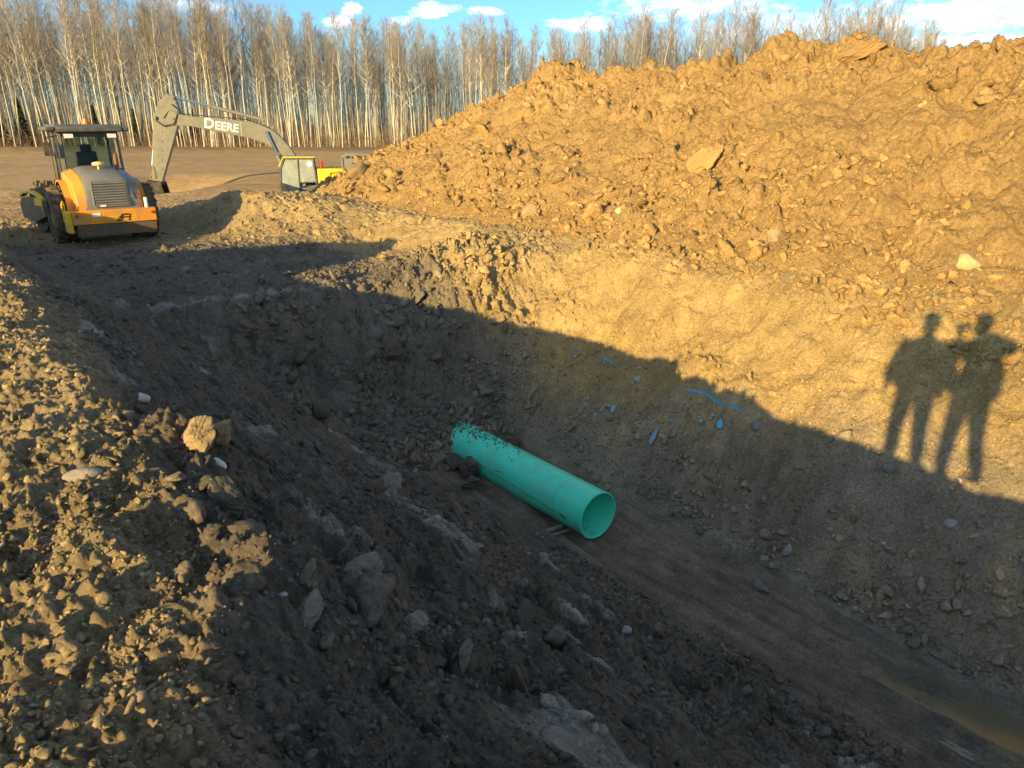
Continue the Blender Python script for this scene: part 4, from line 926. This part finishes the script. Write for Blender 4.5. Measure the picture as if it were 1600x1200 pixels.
m = MB(); m.bar((2.50, .186, 4.44), (2.50, .186, 3.80), .012, .03); m.build('seam_stripe', M['white'], boom)
# cab
exc = empty('cab', (0, 0, 0)); exc.parent = ex
def frame(m, pts, y, w): 
    for i in range(len(pts)): a, b = pts[i], pts[(i+1) % len(pts)]; m.bar((a[0], y, a[1]), (b[0], y, b[1]), w)
side = [(-.85, 1.20), (-.72, 2.80), (.60, 2.80), (.80, 2.35), (.88, 1.20)]
m = MB()
for y in (.42, 1.35): frame(m, side, y, .08)
for p in side: m.bar((p[0], .42, p[1]), (p[0], 1.35, p[1]), .07)
m.bar((.0, 1.36, 1.25), (-.02, 1.36, 2.78), .06); m.bar((-.05, 1.36, 1.72), (-.82, 1.36, 1.72), .05)
m.prism([(-.84, 1.12), (-.84, 1.60), (-.45, 1.55), (-.1, 1.22), (-.1, 1.12)], 1.30, 1.38, 'y')
m.build('cab_frame', M['cabgrey'], exc, bevel=.012)
m = MB(); m.prism([(-.80, 2.80), (-.78, 2.90), (.55, 2.90), (.66, 2.80)], .38, 1.40, 'y'); m.build('roof', M['cabgrey'], exc, bevel=.02)
m = MB(); m.bar((-.82, 1.41, 2.87), (.62, 1.41, 2.87), .03, .05); m.bar((.62, 1.41, 2.87), (.86, 1.41, 2.45), .03, .04); m.build('roof_trim', M['yellow'], exc)
m = MB(); m.prism([(-.80, 1.75), (-.70, 2.76), (-.06, 2.76), (-.05, 1.75)], 1.345, 1.352, 'y'); m.build('side_window', M['paleglass'], exc, smooth=0)
m = MB(); m.prism([(.03, 1.26), (.01, 2.76), (.57, 2.76), (.76, 2.33), (.84, 1.26)], 1.345, 1.352, 'y'); m.build('door_window', M['paleglass'], exc, smooth=0)
m = MB(); m.prism([(.60, 2.76), (.80, 2.33), (.87, 1.24), (.862, 1.24), (.792, 2.33), (.592, 2.76)], .46, 1.31, 'y'); m.build('windscreen', M['paleglass'], exc, smooth=0)
m = MB(); m.box((-.25, .88, 1.62), (.5, .5, .14)); m.box((-.50, .88, 1.98), (.12, .48, .66), (0, R(-8), 0)); m.build('seat', M['seat'], exc, bevel=.04)
m = MB(); m.box((-.1, 1.2, 1.6), (.4, .12, .12)); m.box((.55, .9, 1.55), (.06, .3, .55)); m.box((-.15, 1.05, 1.36), (.9, .5, .2)); m.build('console', M['hood'], exc, bevel=.02)
m = MB(); m.lathe([(0, 0), (0, .12), (.004, .12), (.004, 0)], (-.55, 1.353, 2.55), 'y', 16, closed=False); m.build('round_decal', M['white'], exc)
# body
m = MB(); m.box((-1.55, 1.02, 1.78), (1.35, .66, 1.10)); m.box((-1.55, -.98, 1.78), (3.0, .70, 1.10)); m.box((-2.8, .45, 1.75), (1.3, 1.8, 1.0)); m.build('body_panel', M['yellow'], up, bevel=.04)
m = MB(); m.prism([(-3.2, 1.1), (-3.2, 2.3), (-3.6, 2.3), (-3.95, 2.0), (-3.95, 1.3), (-3.6, 1.1)], -1.35, 1.38, 'y'); m.build('counterweight', M['hood'], up, bevel=.06)
m = MB(); m.box((-.6, 0, 1.12), (4.6, 1.6, .22)); m.box((-.9, -.1, 1.7), (.9, .9, 1.0)); m.build('deck_frame', M['black'], up)
m = MB(); m.prism([(-2.05, 2.28), (-2.0, 2.85), (-2.25, 3.02), (-3.35, 3.02), (-3.5, 2.85), (-3.5, 2.28)], -.2, 1.2, 'y'); hd = m.build('engine_hood', M['armgrey'], up, bevel=.04)
for i in range(4): MB().box((-2.35-.27*i, 1.205, 2.84), (.20, .012, .11)).build('vent_slot', M['black'], hd)
for i in range(2): MB().box((-2.65-.3*i, 1.205, 2.55), (.24, .012, .06)).build('vent_slot', M['black'], hd)
m = MB(); m.tube([(-3.45, .9, 2.80), (-3.98, .9, 2.74)], .065, 12); m.build('exhaust_pipe', M['black'], up)
for x0, zt in ((-.95, 3.15), (-1.75, 2.85)): MB().tube([(x0, 1.3, 2.3), (x0+.02, 1.3, zt), (x0-.27, 1.3, zt), (x0-.29, 1.3, 2.3)], .018, 6).build('hand_rail', M['mudsteel'], up)
m = MB(); m.tube([(-1.48, 1.37, 2.12), (-2.14, 1.37, 2.16), (-2.14, 1.37, 1.95), (-1.48, 1.37, 1.90), (-1.48, 1.37, 2.12)], .022, 6); m.build('side_step', M['black'], up)
m = MB(); m.tube([(-1.08, 1.2, 2.34), (-1.08, 1.2, 2.66)], .075, 12); m.tube([(-1.08, 1.2, 2.66), (-1.08, 1.2, 2.76)], .03, 8); m.build('fire_extinguisher', M['red'], up)
m = MB(); m.lathe([(.90, 0), (.90, .62), (1.05, .62), (1.05, 0)], (-.9, 0, 0), 'z', 28, closed=False); m.build('turntable', M['black'], ex)
for y in (-1.2, 1.2):
    m = MB(); N_ = 44; pp = []
    for k in range(N_):
        s_ = k/N_*(2*3.3+2*math.pi*.42); L3 = 3.3
        if s_ < L3: p = (-2.5+s_, .05); t = 0
        elif s_ < L3+math.pi*.42: t = (s_-L3)/.42; p = (.8+.42*math.sin(t), .47-.42*math.cos(t))
        elif s_ < 2*L3+math.pi*.42: p = (.8-(s_-L3-math.pi*.42), .89); t = math.pi
        else: t = math.pi+(s_-2*L3-math.pi*.42)/.42; p = (-2.5+.42*math.sin(t), .47-.42*math.cos(t))
        m.box((p[0], y, p[1]), (.145, .6, .05), (0, -t, 0))
    tr = m.build('track', M['mudsteel'], ex)
    m = MB(); m.box((-.85, y, .47), (3.1, .36, .4)); 
    for x in (-2.5, .8): m.tube([(x, y-.16, .47), (x, y+.16, .47)], .36, 24)
    m.build('track_frame', M['black'], tr)

# ------------------------------------------------------------------ trees
M['bark'] = mat('pale_bark', (.52, .49, .43), rough=.85, vary=.30, vscale=1.2)
M['barkgrey'] = mat('grey_bark', (.33, .305, .265), rough=.9, vary=.35, vscale=1.2)
M['twigs'] = mat('bare_twigs', (.31, .275, .24), rough=.9, vary=.25, vscale=.6)
M['brush'] = mat('dry_brush', (.22, .135, .075), rough=.95, vary=.3, vscale=.5)
M['needles'] = mat('spruce_needles', (.045, .06, .022), rough=.9, vary=.4, vscale=.8)
def seg_mesh(name, segs, sides, material):
    """segs: rows of x0 y0 z0 x1 y1 z1 r0 r1 -> one mesh of tapering limbs"""
    s = np.array(segs, float); p, q, r0, r1 = s[:, :3], s[:, 3:6], s[:, 6], s[:, 7]; d = q-p; d /= np.linalg.norm(d, axis=1)[:, None]+1e-9
    h = np.where(np.abs(d[:, 2:3]) > .9, np.array([[1., 0, 0]]), np.array([[0, 0, 1.]])); u = np.cross(d, h); u /= np.linalg.norm(u, axis=1)[:, None]; w = np.cross(d, u)
    t = np.arange(sides)*2*np.pi/sides; ring = u[:, None]*np.cos(t)[None, :, None]+w[:, None]*np.sin(t)[None, :, None]
    v = np.concatenate([p[:, None]+ring*r0[:, None, None], q[:, None]+ring*r1[:, None, None]], 1).reshape(-1, 3); n = len(s)
    k = np.arange(sides); f = np.stack([k, (k+1) % sides, sides+(k+1) % sides, sides+k], -1)[None]+(np.arange(n)*2*sides)[:, None, None]; f = f.reshape(-1, 4).astype(np.int32)
    me = bpy.data.meshes.new(name); me.vertices.add(len(v)); me.vertices.foreach_set('co', v.astype(np.float32).ravel()); me.loops.add(f.size); me.loops.foreach_set('vertex_index', f.ravel())
    me.polygons.add(len(f)); me.polygons.foreach_set('loop_start', np.arange(0, f.size, 4, dtype=np.int32)); me.polygons.foreach_set('use_smooth', np.ones(len(f), bool)); me.update(calc_edges=True); me.materials.append(material); return me
def aspen(seed, H, nb=30, nt=9, thick=1., full=True):
    r = np.random.default_rng(seed); pts = []; x = y = 0; lx, ly = r.normal(0, .04, 2); n = 14; ph = r.uniform(0, 6, 2)
    for i in range(n+1):
        t = i/n; pts.append(np.array([lx*H*t+.16*math.sin(ph[0]+t*8)*t+.05*r.normal()*t, ly*H*t+.16*math.sin(ph[1]+t*6)*t+.05*r.normal()*t, H*t]))
    rb = (.034+.040*r.random()**1.4)*thick*(H/15); rad = lambda t: rb*(1-t)**.8+.010
    trunk = [(*pts[i], *pts[i+1], rad(i/n), rad((i+1)/n)) for i in range(n)]; tw = []
    def at(t): k = min(int(t*n), n-1); f = t*n-k; return pts[k]*(1-f)+pts[k+1]*f
    start = r.uniform(.34, .55)
    for b in range(nb):
        t = start+(.985-start)*(b/nb)**.85; az = b*2.4+r.normal()*.5; el = math.radians(r.uniform(22, 55)+18*t); L = (1-t)**.55*H*.25*r.uniform(.4, 1.3)+.4; p = at(t)
        if b < nb*.2: L *= r.uniform(.4, 1)
        d = np.array([math.cos(az)*math.cos(el), math.sin(az)*math.cos(el), math.sin(el)]); r0 = min(rad(t)*.6, .012+.016*L/2); ns = 4; q = p.copy(); sp = [q]
        for k in range(ns):
            d = d+np.array([r.normal()*.13, r.normal()*.13, .10]); d /= np.linalg.norm(d); q2 = q+d*L/ns; (trunk if (k < 2 and r0 > .022) else tw).append((*q, *q2, r0*(1-k/ns)+.007, r0*(1-(k+1)/ns)+.006)); q = q2; sp.append(q)
        for k in range(nt):
            f = r.uniform(.15, 1); j = min(int(f*ns), ns-1); o = sp[j]+(sp[j+1]-sp[j])*(f*ns-j); dd = d+r.normal(0, .55, 3)+np.array([0, 0, .35]); dd /= np.linalg.norm(dd); l = r.uniform(.25, .75)*(.5+L*.25)
            e = o+dd*l; tw.append((*o, *e, .0075, .005))
            if full:
                for h in range(2):
                    d3 = dd+r.normal(0, .5, 3)+np.array([0, 0, .2]); d3 /= np.linalg.norm(d3); g = o+dd*l*r.uniform(.3, .9); tw.append((*g, *(g+d3*l*.55), .006, .004))
    for b in range(5):                                       # dead stubs low on the stem
        t = r.uniform(.15, start); az = r.uniform(0, 6.3); p = at(t); e = p+np.array([math.cos(az), math.sin(az), .3])*r.uniform(.2, .7); tw.append((*p, *e, .012, .005))
    return trunk, tw
protos = []
for i in range(14):
    tr_, tw_ = aspen(500+i, 15.0, 34+(i % 3)*6, 10)
    protos.append((seg_mesh('trunk', tr_, 7, M['bark']), seg_mesh('crown', tw_, 3, M['twigs'])))
HX = [-90, -45, -32, -22, -8, 0, 4, 8, 25, 42, 48, 52, 58]; HH_ = [18.3, 17.4, 15.6, 14.2, 13.9, 13.5, 12.4, 13.6, 15.4, 15.6, 14.4, 11.5, 8]
def tall(x): return float(np.interp(x, HX, HH_))
tr_rng = random.Random(31); placed = []
def plant_tree(x, y, H, proto, first=False):
    root = empty('aspen_tree', (x, y, tz(x, y)-.15), tr_rng.uniform(0, 6.28), 'bare pale-stemmed aspen in the front rows of the wood across the field', 'tree', 'bare aspens along the front of the wood')
    s = H/15.0; root.scale = (s, s, s)
    for nm, me in zip(('trunk', 'crown'), protos[proto]):
        o = bpy.data.objects.new(nm, me); S.collection.objects.link(o); o.parent = root
    placed.append((x, y))
k = 0
while len(placed) < 292 and k < 30000:
    k += 1; x = tr_rng.uniform(-78, 55); d = tr_rng.random()**1.6*15; y = 90+d
    if x > .72*y or x < -.78*y-6: continue
    if 6 < x and tr_rng.random() < .25: continue
    if min([math.hypot(x-a, (y-b)) for a, b in placed[-400:]], default=9) < .55: continue
    plant_tree(x, y, tall(x*95/y)*tr_rng.uniform(.86, 1.04)*(1+.004*(y-92)), tr_rng.randrange(14))
# the wood behind: countless thinner stems
r_ = np.random.default_rng(77); T, C = [], []
pr = [aspen(900+i, 15.0, 24, 6, .8, False) for i in range(6)]
pr = [(np.array(a), np.array(b)) for a, b in pr]
for i in range(1700):
    x = r_.uniform(-95, 62); y = 95+r_.random()*42; 
    if x > .62*y: continue
    s = tall(x*95/y)/15*r_.uniform(.72, 1.0); a, b = pr[int(r_.integers(0, 6))]; t = r_.uniform(0, 6.28); c, q = math.cos(t), math.sin(t); off = np.array([x, y, tz(x, y)-.1])
    for src, dst in ((a, T), (b, C)):
        g = src.copy()
        for j in (0, 3): X = g[:, j]*c-g[:, j+1]*q; Y = g[:, j]*q+g[:, j+1]*c; g[:, j], g[:, j+1] = X, Y
        g[:, :6] *= s; g[:, :3] += off; g[:, 3:6] += off; g[:, 6:] *= s; dst.append(g)
print('WOOD', np.concatenate(T)[:,:3].min(0), np.concatenate(T)[:,:3].max(0), len(T))
bw = bpy.data.objects.new('woodland', seg_mesh('woodland', np.concatenate(T), 4, M['barkgrey'])); S.collection.objects.link(bw); tag(bw, kind='stuff')
bc = bpy.data.objects.new('bare_crowns', seg_mesh('bare_crowns', np.concatenate(C), 3, M['twigs'])); S.collection.objects.link(bc); bc.parent = bw; tag(bc, kind='stuff')
# saplings and brush along the foot of the wood
G = []
for i in range(9000):
    x = r_.uniform(-80, 60); y = 90.5+r_.random()**1.3*26; z = tz(x, y) if i % 7 == 0 else z if i else 0; h = r_.uniform(.4, 2.0)*(1.8 if r_.random() < .12 else 1); a = r_.normal(0, .22, 2)*h
    G.append((x, y, z-.05, x+a[0], y+a[1], z+h, .014, .006)); G.append((x+a[0]*.5, y+a[1]*.5, z+h*.5, x+a[0]*.5+r_.normal()*.3, y+r_.normal()*.3, z+h*.9, .008, .004))
br = bpy.data.objects.new('undergrowth', seg_mesh('undergrowth', G, 3, M['brush'])); S.collection.objects.link(br); tag(br, kind='stuff')
# thin grey saplings filling the inside of the wood
G = []
for i in range(4200):
    x = r_.uniform(-100, 62); y = 98+r_.random()*45; z = -.85; h = r_.uniform(3, 10.5); a = r_.normal(0, .05, 2)*h; q = r_.normal(0, .12, 2)
    G.append((x, y, z-.3, x+a[0]*.5+q[0], y+a[1]*.5+q[1], z+h*.5, .042, .03)); G.append((x+a[0]*.5+q[0], y+a[1]*.5+q[1], z+h*.5, x+a[0], y+a[1], z+h, .03, .01))
    for j in range(7): t = r_.uniform(.35, .95); u_, v_ = x+a[0]*t, y+a[1]*t; G.append((u_, v_, z+h*t, u_+r_.normal()*.6, v_+r_.normal()*.6, z+h*t+r_.uniform(.3, 1.1), .012, .006))
sp_ = bpy.data.objects.new('saplings', seg_mesh('saplings', G, 3, M['barkgrey'])); S.collection.objects.link(sp_); tag(sp_, kind='stuff')
# spruces among the stems at the left
def spruce_mesh(seed, H):
    r = np.random.default_rng(seed); V, F = [], []
    for i in range(1500):
        t = r.random()**.8; z = H*(.05+.93*t); R_ = (1-t)*H*.20*r.uniform(.3, 1.1)+.05; az = r.uniform(0, 6.283); w = r.uniform(.06, .15); l = r.uniform(.25, .55)*(1.1-t*.6)
        c = np.array([math.cos(az)*R_, math.sin(az)*R_, z-R_*.35]); d = np.array([math.cos(az+r.normal()*.4), math.sin(az+r.normal()*.4), -.35+.3*r.normal()]); d /= np.linalg.norm(d); s_ = np.cross(d, [0, 0, 1]); s_ /= np.linalg.norm(s_); n = len(V)
        V += [c-d*l*.5-s_*w*.4, c-d*l*.5+s_*w*.4, c+s_*w+np.array([0, 0, .02]), c+d*l*.6, c-s_*w-np.array([0, 0, .03])]; F += [(n, n+1, n+2, n+3, n+4)]
    me = bpy.data.meshes.new('crown'); me.from_pydata([tuple(v) for v in V], [], F); me.materials.append(M['needles']); return me
sm = [spruce_mesh(61+i, 6.0) for i in range(3)]; stm = seg_mesh('trunk', [(0, 0, -.1, 0, 0, 3, .09, .05), (0, 0, 3, 0, 0, 5.8, .05, .01)], 6, M['barkgrey'])
def spruce(px, y, H, label, g=None):
    x = (px-800)/1164*y*1.05*.985; o = empty('spruce_tree', (x, y, tz(x, y)), px, label, 'tree', g); s = H/6.0; o.scale = (s, s, s)
    for nm, me in (('crown', sm[int(px) % 3]), ('trunk', stm)): c = bpy.data.objects.new(nm, me); S.collection.objects.link(c); c.parent = o
spruce(14, 93, 9.2, 'tall dark green spruce at the left edge of the wood')
spruce(62, 94, 7.0, 'dark spruce just right of the tall one at the left edge')
spruce(-30, 94, 9.5, 'dark spruce partly outside the frame at far left')
for px, y, H in ((100, 98, 6.), (205, 99, 5.), (262, 98, 4.6), (318, 99, 5.2), (345, 101, 4.4)): spruce(px, y, H, 'small dark spruce half hidden among the pale stems of the wood', 'small spruces among the aspens')
# a low far wood past the right end
G = []
for i in range(1500):
    x = r_.uniform(60, 200); y = 175+r_.random()*20; z = float(-2.4+E); h = r_.uniform(6, 11); G.append((x, y, z, x+r_.normal()*.4, y, z+h, .07, .02))
    for j in range(5): q = z+h*r_.uniform(.45, .95); G.append((x, y, q, x+r_.normal()*1.0, y+r_.normal()*.6, q+r_.uniform(.5, 1.8), .04, .015))
fw = bpy.data.objects.new('distant_wood', seg_mesh('distant_wood', G, 3, M['twigs'])); S.collection.objects.link(fw); tag(fw, kind='stuff')

# ------------------------------------------------------------------ the two people on the bank whose shadows fall on the cut
M['skin'] = mat('skin', (.50, .30, .21), rough=.55, vary=.05); M['hair'] = mat('hair', (.05, .035, .02), rough=.8, vary=.2)
M['jacketa'] = mat('dark_jacket', (.05, .06, .08), rough=.9, vary=.15, vscale=8); M['jacketb'] = mat('work_jacket', (.10, .09, .07), rough=.9, vary=.15, vscale=8)
M['trouser'] = mat('trousers', (.06, .065, .08), rough=.9, vary=.15, vscale=8); M['boot'] = mat('boot_leather', (.06, .04, .025), rough=.7, vary=.2, dust=.5); M['phone'] = mat('phone_black', (.02, .02, .02), rough=.3, vary=0)
def skin_obj(name, J, Ed, Rr, material, parent, root=0, sub=2):
    me = bpy.data.meshes.new(name); me.from_pydata([tuple(j) for j in J], Ed, []); o = bpy.data.objects.new(name, me); S.collection.objects.link(o); o.parent = parent
    md = o.modifiers.new('skin', 'SKIN'); md.use_smooth_shade = True; sv = me.skin_vertices[0].data
    for i, r in enumerate(Rr): sv[i].radius = (r, r) if isinstance(r, (int, float)) else r; sv[i].use_root = (i == root)
    s_ = o.modifiers.new('sub', 'SUBSURF'); s_.levels = sub; s_.render_levels = sub; me.materials.append(material); return o
def person(name, loc, rz, H, arms, legs, label, jacket, hat=None, phone=None):
    """arms/legs: world-sized joints in the figure's own frame, x to its right, y forward"""
    p = empty(name, loc, rz, label, 'person'); h = H
    hip, wa, ch, sh, nk, hd_ = h*.52, h*.60, h*.74, h*.805, h*.85, h*.93
    J = [(0, 0, hip), (0, -.01, wa), (0, 0, ch), (0, -.01, sh), (0, 0, nk), (0, .012, hd_-.03), (0, .0, hd_+.045)]; Ed = [(0, 1), (1, 2), (2, 3), (3, 4), (4, 5), (5, 6)]; Rr = [(.15, .11), (.14, .10), (.17, .115), (.12, .08), .052, (.072, .092), (.078, .098)]
    JA, EA, RA_ = [(0, 0, hip-.14), (0, -.01, wa), (0, 0, ch), (0, -.01, sh)], [(0, 1), (1, 2), (2, 3)], [(.34, .24), (.32, .22), (.31, .20), (.17, .12)]
    for s_, (el, wr, palm, tips, th) in zip((-1, 1), arms):
        k = len(J); shp = (s_*.175, -.01, sh-.02); J += [shp, el, wr, palm]; Ed += [(3, k), (k, k+1), (k+1, k+2), (k+2, k+3)]; Rr += [.058, .042, .028, (.042, .02)]
        for q in tips+[th]:
            b = len(J); st_ = Vector(palm) if q is not th else Vector(wr).lerp(Vector(palm), .5); J += [tuple(Vector(st_).lerp(Vector(q[0]), .45)), q[0], q[1]]; Ed += [(k+3 if q is not th else k+2, b), (b, b+1), (b+1, b+2)]; Rr += [.010, .0095, .008]
        k = len(JA); JA += [(s_*.19, -.01, sh-.03), el, tuple(Vector(el).lerp(Vector(wr), .9))]; EA += [(3, k), (k, k+1), (k+1, k+2)]; RA_ += [.11, .095, .075]
    JL, EL, RL = [(0, 0, hip)], [], [(.16, .125)]
    for s_, (kn, an, toe) in zip((-1, 1), legs):
        k = len(J); J += [(s_*.10, 0, hip-.08), kn, an]; Ed += [(0, k), (k, k+1), (k+1, k+2)]; Rr += [.085, .055, .04]
        k = len(JL); JL += [(s_*.11, 0, hip-.12), kn, tuple(Vector(an)+Vector((0, 0, .03)))]; EL += [(0, k), (k, k+1), (k+1, k+2)]; RL += [.12, .085, .075]
    body = skin_obj('body', J, Ed, Rr, M['skin'], p)
    skin_obj('jacket', JA, EA, RA_, jacket, p); skin_obj('trousers', JL, EL, RL, M['trouser'], p)
    for s_, (kn, an, toe) in zip((-1, 1), legs):
        a = Vector(an); t = Vector(toe); d = (t-a); d.z = 0; d.normalize()
        skin_obj('boot', [a+Vector((0, 0, .10)), a-d*.02+Vector((0, 0, -.02)), a+d*.12+Vector((0, 0, -.045)), t], [(0, 1), (1, 2), (2, 3)], [.062, (.055, .05), (.05, .035), (.04, .028)], M['boot'], p, sub=2)
    f = MB()                                                  # face: nose, lips, ears, eyes
    f.add([(0, .125, hd_-.015), (-.016, .10, hd_-.03), (.016, .10, hd_-.03), (0, .095, hd_+.02), (0, .09, hd_-.04)], [(0, 1, 3), (0, 3, 2), (0, 4, 1), (0, 2, 4), (1, 4, 2, 3)])
    f.build('nose', M['skin'], p)
    f = MB()
    for s_ in (-1, 1): f.lathe([(-.008, 0), (-.006, .028), (.008, .03), (.01, 0)], (s_*.082, .005, hd_-.01), 'x', 12, closed=False)
    f.build('ears', M['skin'], p)
    f = MB()
    for s_ in (-1, 1): f.lathe([(-.008, 0), (-.004, .011), (.004, .011), (.008, 0)], (s_*.032, .092, hd_+.012), 'y', 12, closed=False)
    f.build('eyes', M['lampglass'], p); f = MB(); f.box((0, .098, hd_-.062), (.05, .012, .012)); f.build('mouth', M['skin'], p, bevel=.004)
    c = MB(); c.lathe([(hd_+.03, .099), (hd_+.075, .103), (hd_+.115, .085), (hd_+.14, .045), (hd_+.147, 0)], (0, -.008, 0), 'z', 24, closed=False); c.lathe([(hd_-.05, .06), (hd_+.035, .097), (hd_+.04, .08)], (0, -.02, 0), 'z', 24, closed=False)
    c.build('hair' if not hat else 'knit_hat', M['hair'] if not hat else M['jacketa'], p)
    return p
def hand(wr, palm, d, out, curl, l=.085):
    """four fingers of unequal length from the palm, bent by curl, and a thumb from the side"""
    palm = Vector(palm); d = Vector(d).normalized(); out = Vector(out).normalized(); nml = d.cross(out); tips = []
    for k, (o, q) in enumerate(((-.03, .88), (-.010, 1.), (.011, .96), (.031, .76))):
        a = palm+out*o*-1+d*l*.5*q; tips.append((tuple(a), tuple(a+(d*math.cos(curl)+nml*math.sin(curl))*l*.5*q)))
    w = Vector(wr); t = w.lerp(palm, .6)+out*.045+d*.01; return tips, (tuple(t), tuple(t+(d*.8+out*.35)*.035))
def stand(x, y): return (x, y, gz(x, y)+.01)
# photographer: right elbow lifted out, both hands bringing the phone to the lens position
P1 = Vector(stand(-.01, -.40)); H1 = 1.83
def w2l(q, P, rz): v = Vector(q)-P; return tuple(Matrix.Rotation(-rz, 3, 'Z')@v)
pr1 = R(4)
rp_ = w2l((.05, -.065, 1.575), P1, pr1); lp_ = w2l((-.08, -.065, 1.575), P1, pr1); rw = tuple(Vector(rp_)+Vector((.05, -.05, -.05))); lw = tuple(Vector(lp_)+Vector((-.03, -.07, -.06)))
t1, th1 = hand(lw, lp_, (.25, .6, .55), (.3, 0, .9), 1.2, .07); t2, th2 = hand(rw, rp_, (-.25, .6, .55), (-.3, 0, .9), 1.2, .07)
legs1 = [((-.15, .02, H1*.28), (-.20, -.01, .085), (-.23, .20, .035)), ((.15, .03, H1*.28), (.20, .0, .085), (.24, .21, .035))]
ph = person('person', P1, pr1, H1, [((-.16, .17, 1.28), lw, lp_, t1, th1), ((.46, .08, 1.40), rw, rp_, t2, th2)], legs1,
            'person in knit hat holding a phone up sideways, casting the right hand shadow', M['jacketa'], hat=True)
m = MB(); m.box((0, 0, 0), (.155, .008, .075)); o = m.build('phone', M['phone'], None, bevel=.003); o.location = (-.035, -.022, 1.585); tag(o, 'black phone held sideways in both hands of the person taking the photo', 'phone')
P2 = Vector(stand(-.38, .02)); H2 = 1.76; pr2 = R(-12)
def relaxed(s_): 
    wr = (s_*.30, .10, H2*.50); pl = (s_*.30, .13, H2*.455); t, th = hand(wr, pl, (0, .15, -1), (-s_*.2, 1, .1), .5*s_, .08); return ((s_*.30, .0, H2*.63), wr, pl, t, th)
legs2 = [((-.13, .03, H2*.28), (-.14, -.01, .085), (-.16, .20, .035)), ((.12, .02, H2*.28), (.15, .0, .085), (.18, .21, .035))]
person('person', P2, pr2, H2, [relaxed(-1), relaxed(1)], legs2, 'person in loose work jacket with arms down, casting the left hand shadow', M['jacketb'], hat=None)
